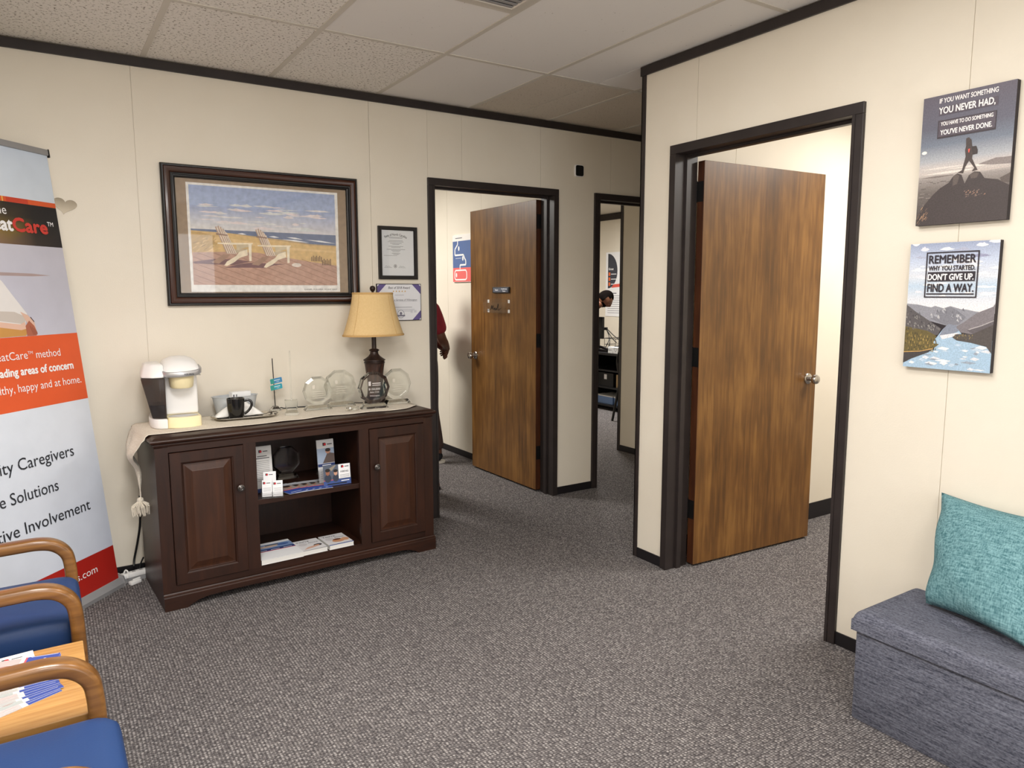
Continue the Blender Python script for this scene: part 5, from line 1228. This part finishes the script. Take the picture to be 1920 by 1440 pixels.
arm_chair(-2.296, -2.745, 'blue vinyl arm chair with oak arms nearest the camera', -.012, .02, .018)
st = thing('side_table', 'low oak side table between the two blue chairs', 'table', (-.92, -2.065, 0))
obj('table_top', box(nb(), -.28, .275, -.203, .207, .474, .500, bev=.003), 'oak_top', st)
obj('apron', boxes([(-.25, .245, -.185, -.165, .42, .474), (-.25, .245, .165, .185, .42, .474), (.225, .245, -.165, .165, .42, .474), (-.25, -.23, -.165, .165, .42, .474)]), 'oak_arm', st)
for x in (-.245, .22):
    for y in (-.18, .155): obj('leg', box(nb(), x, x + .025, y, y + .025, 0, .42), 'oak_arm', st)
def bp_tbl(w_, h_, i):
    P = Print(.00015); P.rect(-w_ / 2, 0, w_ / 2, h_, (214, 204, 200), 0); P.rect(-w_ / 2, h_ * .66, w_ / 2, h_, (58, 76, 150), 1); P.rect(-w_ / 2, h_ * .645, -w_ * .1, h_ * .665, (226, 84, 96), 2)
    P.rect(-w_ / 2, h_ * .3, w_ / 2, h_ * .6, (186 - 6 * (i % 4), 172, 170), 1); P.ell(.01, h_ * .48, .024, .03, (170, 120, 104), 2); P.line([(-w_ / 2 + .003, h_ * .7), (-w_ / 2 + .003, h_ * .98)], .0016, (226, 228, 240), 2); P.rect(-.03, h_ * .84, .028, h_ * .865, (196, 204, 232), 2)
    return P
NF = 14
for i in range(NF):
    t_ = i / (NF - 1); ang = math.radians(-12 + 36 * t_)
    ex, ey = -.708 - .010 * t_ + .006 * math.sin(i * 2.4), -1.99 - .098 * t_
    t = thing('leaflet', 'topmost glossy leaflet of the fan on the oak side table' if i == 0 else 'glossy blue-ended leaflet in the fan on the oak side table', 'leaflet', (ex - .215 * math.cos(ang), ey - .215 * math.sin(ang), .5012 + .0011 * (NF - 1 - i)), (0, 0, ang - PI / 2), 'fanned leaflets on the side table')
    sheet(t, .095, .215, (0, 0, 0), (0, 0, 0), bp_tbl(.095, .215, i), 'sheet', .0007)
t = thing('leaflet', 'white leaflet with a red logo at the back of the side table', 'leaflet', (-.86, -1.915, .5008), (0, 0, math.radians(6)))
P = Print(.00015); P.rect(-.105, 0, .105, .05, (236, 234, 230), 0); P.rect(-.105, 0, .105, .008, (40, 44, 70), 1); logo(P, .035, .02, .014); P.ell(-.04, .02, .05, .018, (150, 160, 110), 1)
sheet(t, .21, .05, (0, 0, 0), (0, 0, 0), P, 'sheet', .0007)

# ================================================================== BENCH AND CUSHION
be = thing('storage_bench', 'grey linen storage bench with a tufted lid against the right wall', 'bench', (1.74, -3.32, 0))
obj('box', box(nb(), -.185, .187, -.548, .548, 0, .326, bev=.006), 'linen_grey', be, 30)
bm = nb(); NX, NY = 30, 84; hx, hy = .196, .560; zl, zt = .316, .383; gr = []
btn = [(x, y) for x in (-.01,) for y in (-.42, -.21, 0, .21, .42)] 
btn = [(.0, .30), (.0, .0), (.0, -.30)] + [(-.0, .15), (.0, -.15)]
def edge_drop(d, r=.028): return 0 if d > r else r - math.sqrt(max(0, r * r - (r - d) ** 2))
for i in range(NX + 1):
    row = []
    for j in range(NY + 1):
        u, v = -1 + 2 * i / NX, -1 + 2 * j / NY
        u, v = math.copysign(1 - (1 - abs(u)) ** 1.35, u), math.copysign(1 - (1 - abs(v)) ** 1.35, v)
        x, y = u * hx, v * hy
        dx, dy = hx - abs(x), hy - abs(y)
        z = zt - edge_drop(dx) - edge_drop(dy)
        for bx, by in btn:
            r2 = (x - bx) ** 2 + (y - by) ** 2; z -= .016 * math.exp(-r2 / (2 * .022 ** 2)) + .007 * math.exp(-abs(x - bx) / .012) * math.exp(-((y - by) ** 2) / (2 * .05 ** 2))
        row.append(bm.verts.new((x, y, max(z, zt - .03))))
    gr.append(row)
for a, b in zip(gr, gr[1:]):
    for j in range(NY): bm.faces.new((a[j], a[j + 1], b[j + 1], b[j]))
ring = [gr[i][0] for i in range(NX + 1)] + gr[NX][1:] + [gr[i][NY] for i in range(NX - 1, -1, -1)] + gr[0][NY - 1:0:-1]
lowr = [bm.verts.new((v.co.x, v.co.y, zl)) for v in ring]
for i in range(len(ring)): bm.faces.new((ring[i], ring[(i + 1) % len(ring)], lowr[(i + 1) % len(ring)], lowr[i]))
bm.faces.new(lowr)
obj('lid', bm, 'linen_grey', be, 60)
for bx, by in btn: obj('button', lathe([(.011, 0), (.010, .004), (.004, .006)], 14, c=(bx, by, zt - .0245)), 'linen_grey', be, 60)
pc = thing('throw_pillow', 'teal chenille throw pillow leaning on the grey bench', 'pillow', (1.80, -3.05, .385))
P00, P01, P10, P11 = [Vector(p) - Vector((1.80, -3.05, .385)) for p in ((1.786, -2.878, .393), (1.952, -2.822, .742), (1.700, -3.232, .395), (1.935, -3.232, .735))]
bm = nb(); NP = 34; nrm = ((P10 - P00).cross(P01 - P00)).normalized()
if nrm.x > 0: nrm = -nrm
def pil(u, v, s):
    # pinched sides between the pointed corners
    pin = .035
    uu = u + (0.5 - u) * 2 * pin * math.sin(PI * v) * abs(2 * u - 1) ** 3 * 1.0
    vv = v + (0.5 - v) * 2 * pin * math.sin(PI * u) * abs(2 * v - 1) ** 3 * 1.0
    p = P00 * (1 - uu) * (1 - vv) + P10 * uu * (1 - vv) + P01 * (1 - uu) * vv + P11 * uu * vv
    a, b = 1 - abs(2 * u - 1) ** 2.4, 1 - abs(2 * v - 1) ** 2.4
    th = .082 * (max(0, a) * max(0, b)) ** .55
    wr = .006 * math.sin(13 * v + 2 * u) * math.exp(-((u - .04) / .10) ** 2) + .005 * pnoise((u * 5, v * 5, 3 + s)) + .006 * math.sin(10 * u + 1) * math.exp(-((v - .05) / .10) ** 2)
    return p + nrm * (s * th + wr * (1 if th > .005 else 0))
sides = []
for s in (1, -1):
    g = [[bm.verts.new(pil(i / NP, j / NP, s)) for j in range(NP + 1)] for i in range(NP + 1)]; sides.append(g)
    for a, b in zip(g, g[1:]):
        for j in range(NP): bm.faces.new((a[j], a[j + 1], b[j + 1], b[j]))
bmesh.ops.remove_doubles(bm, verts=bm.verts, dist=.0004)
obj('cover', bm, 'chenille_teal', pc, 80)

# ================================================================== CORDS AND PLUGS BY THE BANNER
ol = thing('wall_outlet', 'white wall outlet just right of the banner edge', 'outlet', (-.492, -.0004, .185), WALL_A)
obj('plate', prism(rrect(.07, .114, .006), 0, .005, bev=.001), 'white_plastic', ol)
obj('plug', box(nb(), .008, .034, -.035, -.003, .005, .03, bev=.003), 'white_plastic', ol)
pa = thing('power_strip', 'short white power strip lying beside the sideboard', 'power strip', (-.374, -.085, 0), (0, 0, math.radians(14)))
obj('casing', box(nb(), -.062, .062, -.016, .016, .022, .048, bev=.004), 'white_plastic', pa, 40); obj('underside', box(nb(), -.058, .058, -.013, .013, 0, .022), 'grey_plastic', pa)
for x in (-.035, 0, .035): obj('socket', box(nb(), x - .008, x + .008, -.008, .008, .048, .0488), 'grey_plastic', pa)
pk = thing('plug_adapter', 'small white plug adapter on the carpet by the banner foot', 'plug', (-.375, -.135, 0), (0, 0, math.radians(30)))
obj('casing', box(nb(), -.028, .028, -.014, .014, 0, .018, bev=.004), 'white_plastic', pk, 40); obj('clip', box(nb(), -.01, .03, -.004, .004, .018, .026, bev=.002), 'white_plastic', pk)
tw = thing('paper_scrap', 'small white folded scrap on the carpet in front of the banner foot', 'paper', (-.46, -.145, 0), (0, 0, math.radians(43)))
obj('sheet', boxes([(-.03, .03, -.006, .018, .0005, .002), (-.02, .034, .0, .016, .0022, .006)]), 'paper', tw)
def cable(name, label, pts, r=.004, m='black_plastic'):
    t = thing(name, label, 'cord', pts[0]); b0 = Vector(pts[0])
    obj('cable', tube([p - b0 for p in smoothpath(pts, 6)], r, 8), m, t, 60); return t
cable('extension_cord', 'black power cord dropping behind the left end of the sideboard', [(-.318, -.035, .42), (-.325, -.03, .28), (-.342, -.028, .18), (-.362, -.03, .095), (-.368, -.045, .06)], .0055)
cable('extension_cord', 'thin black cord looping on the floor beside the sideboard', [(-.322, -.05, .10), (-.335, -.045, .07), (-.345, -.05, .04), (-.352, -.06, .053)], .004)
cable('adapter_cord', 'white cord curling out of the banner foot', [(-.405, -.125, .03), (-.40, -.10, .05), (-.41, -.085, .06), (-.425, -.09, .03)], .004, 'white_plastic')

# ================================================================== COPY ROOM BEYOND THE SECOND DOORWAY
DX, DZ = 5.08, .71
dk_ = thing('office_desk', 'black desk with open shelves in the copy room', 'desk', (DX, 2.60, 0))
obj('desk_top', box(nb(), 0, .66, -.75, .62, DZ - .03, DZ, bev=.003), 'desk_black', dk_)
for q in ((.02, .64, .44, .60, 0, DZ - .03), (.02, .64, -.73, -.70, 0, DZ - .03)): obj('end_panel', box(nb(), *q), 'desk_black', dk_)
obj('back_panel', box(nb(), .60, .62, -.70, .44, .02, DZ - .03), 'desk_black', dk_)
for z in (.05, .27, .48): obj('shelf', box(nb(), .02, .60, -.70, .44, z, z + .02), 'desk_black', dk_)
def small_box(name, label, cat, loc, dims, m, extra=None, bev=.003):
    t = thing(name, label, cat, loc); x, y, z = dims
    obj('body', box(nb(), -x / 2, x / 2, -y / 2, y / 2, 0, z, bev=bev), m, t)
    if extra: extra(t)
    return t
mat('bin_blue', (120, 150, 200), .5)
def lidded(t): obj('lid', box(nb(), -.135, .135, -.165, .165, .0905, .104, bev=.003), 'paper', t)
small_box('paper_bin', 'blue paper bin on the bottom shelf of the black desk', 'bin', (DX + .19, 2.78, .0705), (.26, .32, .09), 'bin_blue', lidded)
small_box('paper_bin', 'blue paper bin under the desk at the right', 'bin', (DX + .19, 2.43, .0705), (.26, .32, .09), 'bin_blue', lidded)
def vents(t):
    obj('label_plate', box(nb(), -.151, -.1502, -.06, -.01, .09, .15), 'paper', t)
    for k in range(4): obj('vent_slot', box(nb(), -.1508, -.1502, .02, .1, .04 + k * .02, .045 + k * .02), 'steel_dark', t)
small_box('computer_case', 'black computer box on the middle desk shelf', 'computer', (DX + .19, 2.77, .2905), (.30, .36, .17), 'black_plastic', vents)
small_box('storage_carton', 'tan carton at the right of the desk shelf', 'box', (DX + .18, 2.46, .2905), (.24, .2, .16), 'beige_box', lambda t: obj('tape', box(nb(), -.1205, .1205, -.02, .02, .1602, .1608), 'paper_edge', t))
# wire basket with two small white boxes in front of it
bk_ = thing('wire_basket', 'black wire basket on the copy room desk', 'basket', (DX + .26, 2.71, DZ))
bm = nb()
for z in (.012, .09, .165):
    p = [(-.12, -.24, z), (.12, -.24, z), (.12, .17, z), (-.12, .17, z), (-.12, -.24, z)]
    for a, b in zip(p, p[1:]): tube([a, b], .004 if z != .09 else .0025, 6, bm)
obj('rim', bm, 'black_metal', bk_)
for y in [-.24 + .103 * k for k in range(5)]:
    obj('wire', tube([(-.12, y, .165), (-.12, y, .012), (.12, y, .012), (.12, y, .165)], .003, 6), 'black_metal', bk_)
for y, lab in ((2.625, 'white gift box with lettering on the desk edge'), (2.53, 'white gift box with a heart on the desk edge')):
    def deco(t, y=y):
        P = Print()
        if y > 2.6: P.line([(-.04, .03), (-.03, .05), (-.02, .03), (-.01, .045), (0, .03), (.012, .045), (.03, .03)], .005, (110, 110, 114), 0)
        else: P.line([(-.03, .058), (0, .02), (.03, .058), (.012, .066), (0, .054), (-.012, .066), (-.03, .058)], .004, (110, 110, 114), 0)
        o = P.build('print', 'print_matte', t); o.location = (-.0355, 0, 0); o.rotation_euler = (PI / 2, 0, -PI / 2)
    small_box('gift_box', lab, 'box', (DX + .05, y, DZ), (.07, .086, .075), 'paper', deco)
kb = small_box('stapler', 'black office stapler lying on the copy room desk', 'stapler', (DX + .09, 2.84, DZ), (.05, .17, .03), 'black_plastic', lambda t: obj('arm', tube([(0, -.08, .035), (0, 0, .05), (0, .085, .06)], .016, 6), 'steel_dark', t))
lpn = small_box('laptop_dock', 'flat black device at the back of the copy room desk', 'device', (DX + .50, 2.75, DZ), (.26, .42, .05), 'black_plastic', lambda t: obj('strip', box(nb(), -.131, -.1302, -.15, .15, .02, .026), 'steel_dark', t))
ma = thing('monitor', 'dark monitor with hanging cables behind the doorway edge', 'monitor', (DX + .28, 3.12, DZ))
obj('screen', box(nb(), -.015, .02, -.045, .10, .14, .42, bev=.004), 'black_plastic', ma); obj('stem', box(nb(), -.012, .012, .03, .06, .012, .14), 'black_plastic', ma); obj('foot', box(nb(), -.08, .08, -.02, .10, 0, .012, bev=.003), 'black_plastic', ma)
obj('bracket', box(nb(), -.03, .03, -.10, -.045, .255, .29, bev=.004), 'black_plastic', ma)
for i, (y1, z1, lab) in enumerate(((2.60, .86, 'upper black cable drooping from the monitor to the basket'), (2.68, .83, 'middle black cable drooping from the monitor to the basket'), (2.78, .735, 'long black cable falling from the monitor to the desk'), (2.84, .735, 'short black cable falling from the monitor to the desk'))):
    cable('monitor_cable', lab, [(DX + .28, 3.022, DZ + .28), (DX + .27, 2.985 - .012 * i, DZ + .27 - .03 * i), (DX + .22, (2.97 + y1) / 2, z1 + .04 if i < 2 else .82), (DX + .16 if i < 2 else DX + .10, y1, z1)], .0055)['group'] = 'cables behind the monitor'
oc = thing('office_chair', 'black chair with a round wire back beside the copy room desk', 'chair', (4.87, 1.90, 0))
for x, y in ((-.19, .17), (-.19, -.17), (.19, .17), (.19, -.17)): obj('leg', tube([(x * .75, y * .75, .44), (x * 1.05, y * 1.05, 0)], .014, 8), 'black_metal', oc, 50)
obj('seat', lathe([(.19, .43), (.205, .44), (.205, .465), (.17, .475), (.01, .478)], 28), 'black_plastic', oc, 50)
obj('back_hoop', tube([(.16 * math.cos(a) * .25 - .17, .19 * math.cos(a), .66 + .2 * math.sin(a)) for a in [2 * PI * k / 24 for k in range(25)]], .011, 8), 'steel_dark', oc, 60)

# ================================================================== PEOPLE
def skin_mesh(verts, edges, radii, root=0, sub=2):
    me = bpy.data.meshes.new('s'); me.from_pydata(verts, edges, []); ob = bpy.data.objects.new('s', me); C.objects.link(ob)
    ob.modifiers.new('sk', 'SKIN').use_smooth_shade = True
    for i, r in enumerate(radii):
        d = me.skin_vertices[0].data[i]; d.radius = r if isinstance(r, tuple) else (r, r); d.use_root = i == root
    ss_ = ob.modifiers.new('ss', 'SUBSURF'); ss_.levels = sub; ss_.render_levels = sub
    dg = bpy.context.evaluated_depsgraph_get(); out = bpy.data.meshes.new_from_object(ob.evaluated_get(dg))
    bpy.data.objects.remove(ob); bpy.data.meshes.remove(me); return out
def chain(V, E, Rr, pts, start=None):
    prev = start
    for p, r in pts:
        V.append(tuple(p)); Rr.append(r)
        if prev is not None: E.append((prev, len(V) - 1))
        prev = len(V) - 1
    return prev
def head_geo(M):
    """head with face, facing +X before M; height about .23, centred"""
    bm = nb(); bmesh.ops.create_uvsphere(bm, u_segments=40, v_segments=28, radius=1)
    def bump(p, c, s): return math.exp(-sum(((a - b) / q) ** 2 for a, b, q in zip(p, c, s)))
    for v in bm.verts:
        x, y, z = v.co; p = (x, y, z)
        X, Y, Z = x * .098, y * .076, z * .118
        if z < -.1: k = 1 + .30 * (z + .1); Y *= k; X *= (1 + .12 * (z + .1))
        if x < 0 and z < -.3: X *= 1 - .45 * (-z - .3)
        X += .022 * bump(p, (1, 0, -.18), (.35, .14, .22)) + .008 * bump(p, (1, 0, .02), (.4, .10, .25))
        X += .007 * bump(p, (.95, 0, .22), (.3, .6, .10))
        for s in (-1, 1): X -= .010 * bump(p, (.92, s * .36, .04), (.3, .17, .11)); X += .004 * bump(p, (.95, s * .36, .03), (.15, .10, .05))
        X += .009 * bump(p, (.9, 0, -.47), (.3, .26, .06)) - .004 * bump(p, (.9, 0, -.53), (.3, .26, .03)) + .008 * bump(p, (.86, 0, -.60), (.3, .24, .06)) + .012 * bump(p, (.7, 0, -.88), (.4, .3, .16))
        for s in (-1, 1): Y += s * .016 * bump(p, (-.05, s, -.05), (.16, .3, .24)); X -= .006 * bump(p, (-.05, s, -.05), (.16, .3, .24))
        v.co = Vector((X, Y, Z))
    bmesh.ops.transform(bm, matrix=M, verts=bm.verts)
    return bm
def hand_parts(V, E, Rr, wrist_i, wp, d, n, side, curl=.6, sc=1.):
    """palm and five fingers; d along the hand, n out of the back of the hand, side towards the thumb"""
    d, n, side = Vector(d).normalized(), Vector(n).normalized(), Vector(side).normalized(); wp = Vector(wp)
    palm = chain(V, E, Rr, [(wp + d * .045 * sc, (.036 * sc, .016 * sc)), (wp + d * .085 * sc, (.040 * sc, .014 * sc))], wrist_i)
    for k, L_ in enumerate((.070, .080, .076, .060)):
        b0 = wp + d * .092 * sc + side * (.028 - .0185 * k) * sc
        p1 = b0 + (d * math.cos(curl * .5) - n * math.sin(curl * .5)) * L_ * .45 * sc; p2 = p1 + (d * math.cos(curl * 1.3) - n * math.sin(curl * 1.3)) * L_ * .32 * sc; p3 = p2 + (d * math.cos(curl * 1.9) - n * math.sin(curl * 1.9)) * L_ * .26 * sc
        chain(V, E, Rr, [(b0, .0095 * sc), (p1, .009 * sc), (p2, .0085 * sc), (p3, .007 * sc)], palm)
    t0 = wp + d * .03 * sc + side * .03 * sc; t1 = t0 + (d * .75 + side * .6 - n * .25) * .035 * sc; t2 = t1 + (d * .9 + side * .15 - n * .4) * .03 * sc
    chain(V, E, Rr, [(t0, .012 * sc), (t1, .011 * sc), (t2, .009 * sc)], palm - 1)
def join_bm(me, bm2):
    bm = nb(); bm.from_mesh(me); t = bpy.data.meshes.new('t'); bmesh.ops.recalc_face_normals(bm2, faces=bm2.faces); bm2.to_mesh(t); bm2.free(); bm.from_mesh(t); bpy.data.meshes.remove(t); return bm
def frame_of(yaw): return Vector((math.cos(yaw), math.sin(yaw), 0)), Vector((-math.sin(yaw), math.cos(yaw), 0))
def person(label, base, yaw, hgt, J, skin, shirt, trousers, hairstyle, sleeve, shoes):
    """J: joints in body frame (forward, left, up) scaled to height; body one surface, clothes as shells"""
    t = thing('person', label, 'person', base, (0, 0, yaw))
    s = hgt / 1.75; Vs = lambda p: Vector(p) * s
    V, E, Rr = [], [], []
    pel = chain(V, E, Rr, [(Vs(J['pelvis']), (.095 * s, .075 * s))])
    sp = chain(V, E, Rr, [(Vs(J['waist']), (.09 * s, .07 * s)), (Vs(J['chest']), (.11 * s, .08 * s)), (Vs(J['neck0']), (.07 * s, .058 * s))], pel); chest = sp - 1
    chain(V, E, Rr, [(Vs(J['neck1']), .052 * s), (Vs(J['head']), .06 * s)], sp)
    for sd in ('L', 'R'):
        k = 1 if sd == 'L' else -1
        hip, kn, an, to = [Vs(J[q + sd]) for q in ('hip', 'knee', 'ankle', 'toe')]
        a = chain(V, E, Rr, [(hip, .07 * s), ((hip + kn) / 2, .066 * s), (kn, .05 * s), ((kn * .6 + an * .4), .05 * s), (an, .036 * s)], pel)
        chain(V, E, Rr, [(an + Vector((0, 0, -.045 * s)), .035 * s), ((an + to) / 2 + Vector((0, 0, -.03 * s)), (.042 * s, .026 * s)), (to, (.038 * s, .017 * s))], a)
        sh_, el, wr = [Vs(J[q + sd]) for q in ('sh', 'el', 'wr')]
        a = chain(V, E, Rr, [(sh_, .055 * s), ((sh_ + el) / 2, .047 * s), (el, .040 * s), (el * .6 + wr * .4, .040 * s), (wr, .027 * s)], chest)
        d_ = J.get('hd' + sd) or (wr - el); hand_parts(V, E, Rr, a, wr, d_, J['hn' + sd], J['hs' + sd], .75, s)
    me = skin_mesh(V, E, Rr)
    pitch = J.get('pitch', 0)
    M = Matrix.Translation(Vs(J['head']) + Vector((.01 * s, 0, .03 * s))) @ Matrix.Rotation(pitch, 4, 'Y') @ Matrix.Scale(s * .98, 4)
    bm = join_bm(me, head_geo(M)); bpy.data.meshes.remove(me)
    obj('body', bm, skin, t, 80)
    # eyes
    for y in (-.027, .027):
        e = nb(); bmesh.ops.create_uvsphere(e, u_segments=12, v_segments=8, radius=.0105); bmesh.ops.transform(e, matrix=M @ Matrix.Translation((.0815, y, .004)), verts=e.verts); obj('eye', e, 'ceramic_black', t, 60)
    # hair cap
    hb = head_geo(Matrix.Identity(4)); dele = []
    for v in hb.verts:
        x, y, z = v.co
        hl = .055 if x > .05 else (.03 if x > .0 else -.055)
        if z < hl - (.0 if hairstyle == 'short' else .02): dele.append(v)
        v.co = v.co * (1.014 if hairstyle == 'short' else 1.10)
    bmesh.ops.delete(hb, geom=dele, context='VERTS')
    if hairstyle == 'bun':
        g = nb(); bmesh.ops.create_uvsphere(g, u_segments=16, v_segments=10, radius=.034); bmesh.ops.translate(g, vec=(-.115, 0, -.035), verts=g.verts); tm = bpy.data.meshes.new('t'); g.to_mesh(tm); g.free(); hb.from_mesh(tm); bpy.data.meshes.remove(tm)
    bmesh.ops.transform(hb, matrix=M, verts=hb.verts); obj('hair', hb, 'hair_black', t, 80)
    if hairstyle == 'short':
        bb = head_geo(Matrix.Identity(4)); bmesh.ops.delete(bb, geom=[v for v in bb.verts if not (v.co.z < -.045 and v.co.x > -.005) or (v.co.x > .085 and v.co.z > -.075)], context='VERTS')
        for v in bb.verts: v.co = v.co * 1.02
        bmesh.ops.transform(bb, matrix=M, verts=bb.verts); obj('beard', bb, 'hair_black', t, 80)
    # shirt
    V, E, Rr = [], [], []; m_ = .018 * s
    a0 = chain(V, E, Rr, [(Vs(J['pelvis']) + Vector((0, 0, -.03 * s)), (.160 * s, .132 * s)), (Vs(J['waist']), (.15 * s, .122 * s)), (Vs(J['chest']), (.168 * s, .124 * s)), (Vs(J['neck0']), (.088 * s, .076 * s))])
    ch_ = len(V) - 2
    for sd in ('L', 'R'):
        sh_, el, wr = [Vs(J[q + sd]) for q in ('sh', 'el', 'wr')]
        if sleeve == 'short': chain(V, E, Rr, [(sh_, .086 * s), (sh_ * .72 + el * .28, .084 * s), ((sh_ + el) / 2, .080 * s), (sh_ * .12 + el * .88, .074 * s)], ch_)
        else: chain(V, E, Rr, [(sh_, .072 * s), ((sh_ + el) / 2, .064 * s), (el, .055 * s), (el * .15 + wr * .85, .040 * s)], ch_)
    obj('shirt', skin_mesh(V, E, Rr), shirt, t, 80)
    V, E, Rr = [], [], []
    pel = chain(V, E, Rr, [(Vs(J['pelvis']), (.146 * s, .116 * s))])
    chain(V, E, Rr, [((Vs(J['pelvis']) + Vs(J['waist'])) / 2, (.14 * s, .108 * s))], pel)
    for sd in ('L', 'R'):
        hip, kn, an = [Vs(J[q + sd]) for q in ('hip', 'knee', 'ankle')]
        chain(V, E, Rr, [(hip, .102 * s), ((hip + kn) / 2, .090 * s), (kn, .074 * s), (kn * .5 + an * .5, .070 * s), (kn * .06 + an * .94, .062 * s)], pel)
    obj('trousers', skin_mesh(V, E, Rr), trousers, t, 80)
    for sd in ('L', 'R'):
        an, to = Vs(J['ankle' + sd]), Vs(J['toe' + sd]); d2 = (to - an); d2.z = 0; L_ = d2.length; yaw2 = math.atan2(d2.y, d2.x)
        Mx = Matrix.Translation((an.x, an.y, 0)) @ Matrix.Rotation(yaw2, 4, 'Z')
        n = 20; outl = [(-.06 * s + (.5 - .5 * math.cos(PI * k / n)) * (L_ + (.10 if shoes == 'sneaker' else .055) * s), .046 * s * (math.sin(PI * k / n) ** .5) * (.85 + .25 * k / n)) for k in range(n + 1)]
        poly = outl + [(x, -y) for x, y in outl[-2:0:-1]]
        obj('sole', prism(poly, .0, .022 * s, M=Mx, bev=.003), 'sole_white' if shoes == 'sneaker' else 'black_plastic', t, 40)
        if shoes == 'sneaker':
            V, E, Rr = [], [], []
            chain(V, E, Rr, [(an + Vector((0, 0, .02 * s)), .05 * s), (an + Vector((0, 0, -.035 * s)), .052 * s), ((an + to) / 2 + Vector((0, 0, -.02 * s)), (.05 * s, .036 * s)), (to + Vector((0, 0, .005 * s)), (.044 * s, .026 * s))]); obj('shoe_upper', skin_mesh(V, E, Rr), 'shirt_black', t, 80)
        else:
            V, E, Rr = [], [], []; mid_ = (an + to) / 2
            l2 = Vector((-math.sin(yaw2), math.cos(yaw2), 0)); chain(V, E, Rr, [(mid_ + l2 * .05 * s + Vector((0, 0, -.05 * s)), .008), (mid_ + l2 * .03 * s + Vector((0, 0, .0)), .009), (mid_ - l2 * .03 * s + Vector((0, 0, .0)), .009), (mid_ - l2 * .05 * s + Vector((0, 0, -.05 * s)), .008)]); obj('strap', skin_mesh(V, E, Rr), 'black_plastic', t, 80)
    return t
def stand(**k):
    J = dict(pelvis=(0, 0, .95), waist=(.01, 0, 1.10), chest=(0, 0, 1.30), neck0=(-.02, 0, 1.44), neck1=(-.01, 0, 1.50), head=(.02, 0, 1.60))
    for sd, s in (('L', 1), ('R', -1)):
        J.update({'hip' + sd: (0, s * .095, .88), 'knee' + sd: (.02, s * .10, .48), 'ankle' + sd: (-.02, s * .105, .085), 'toe' + sd: (.14, s * .125, .03),
                  'sh' + sd: (-.015, s * .185, 1.38), 'el' + sd: (-.03, s * .24, 1.10), 'wr' + sd: (.05, s * .24, .87), 'hn' + sd: (0, s, 0), 'hs' + sd: (1, 0, 0)})
    J.update(k); return J
# the person in red, hands clasped behind, seen past the left door jamb
J = stand(kneeL=(-.02, .10, .48), kneeR=(-.02, -.10, .48), ankleL=(-.085, .105, .085), ankleR=(-.085, -.105, .085), toeL=(.075, .12, .03), toeR=(.075, -.12, .03), elL=(-.10, .23, 1.12), elR=(-.10, -.23, 1.12), wrL=(-.185, .075, 1.04), wrR=(-.185, -.065, 1.02), hdL=Vector((-.12, -.75, -.25)), hdR=Vector((-.10, .75, -.25)), hnL=(-.8, .1, .3), hnR=(-.8, -.1, .3), hsL=(0, .2, -1), hsR=(0, -.2, -1))
person('person in a red shirt standing just inside the left doorway', (2.035, 1.46, 0), PI - .2, 1.66, J, 'skin_dark', 'shirt_red', 'trouser_brown', 'bun', 'short', 'sneaker')
# the person hidden by the wall, only the toes of one foot showing
J = stand(elL=(-.08, .22, 1.10), elR=(-.08, -.22, 1.10), wrL=(-.04, .20, .86), wrR=(-.04, -.20, .86), kneeL=(.10, .09, .48), ankleL=(.15, .07, .085), toeL=(.32, .075, .03), toeR=(.13, -.115, .03))
person('person mostly hidden by the door jamb with one sandalled foot showing', (1.435, .53, 0), .05, 1.62, J, 'skin_mid', 'shirt_black', 'trouser_navy', 'bun', 'long', 'sandal')
# the man bending over the desk
yw = math.atan2(-.545, .84)
J = stand(pelvis=(-.06, 0, .93), waist=(.02, 0, 1.05), chest=(.21, 0, 1.17), neck0=(.335, 0, 1.235), neck1=(.385, 0, 1.265), head=(.46, 0, 1.31), pitch=.85,
          shL=(.27, .185, 1.2), shR=(.27, -.185, 1.2), elL=(.30, .27, .96), elR=(.22, -.26, .95), wrL=(.40, .27, .79), wrR=(.26, -.27, .78), hipL=(-.07, .095, .87), hipR=(-.07, -.095, .87), hnL=(0, 0, 1), hnR=(0, 0, 1), hsL=(0, -1, 0), hsR=(0, 1, 0))
person('man in a black shirt bending over the copy room desk', (4.965, 3.315, 0), yw, 1.78, J, 'skin_mid', 'shirt_black', 'trouser_navy', 'short', 'long', 'sneaker')
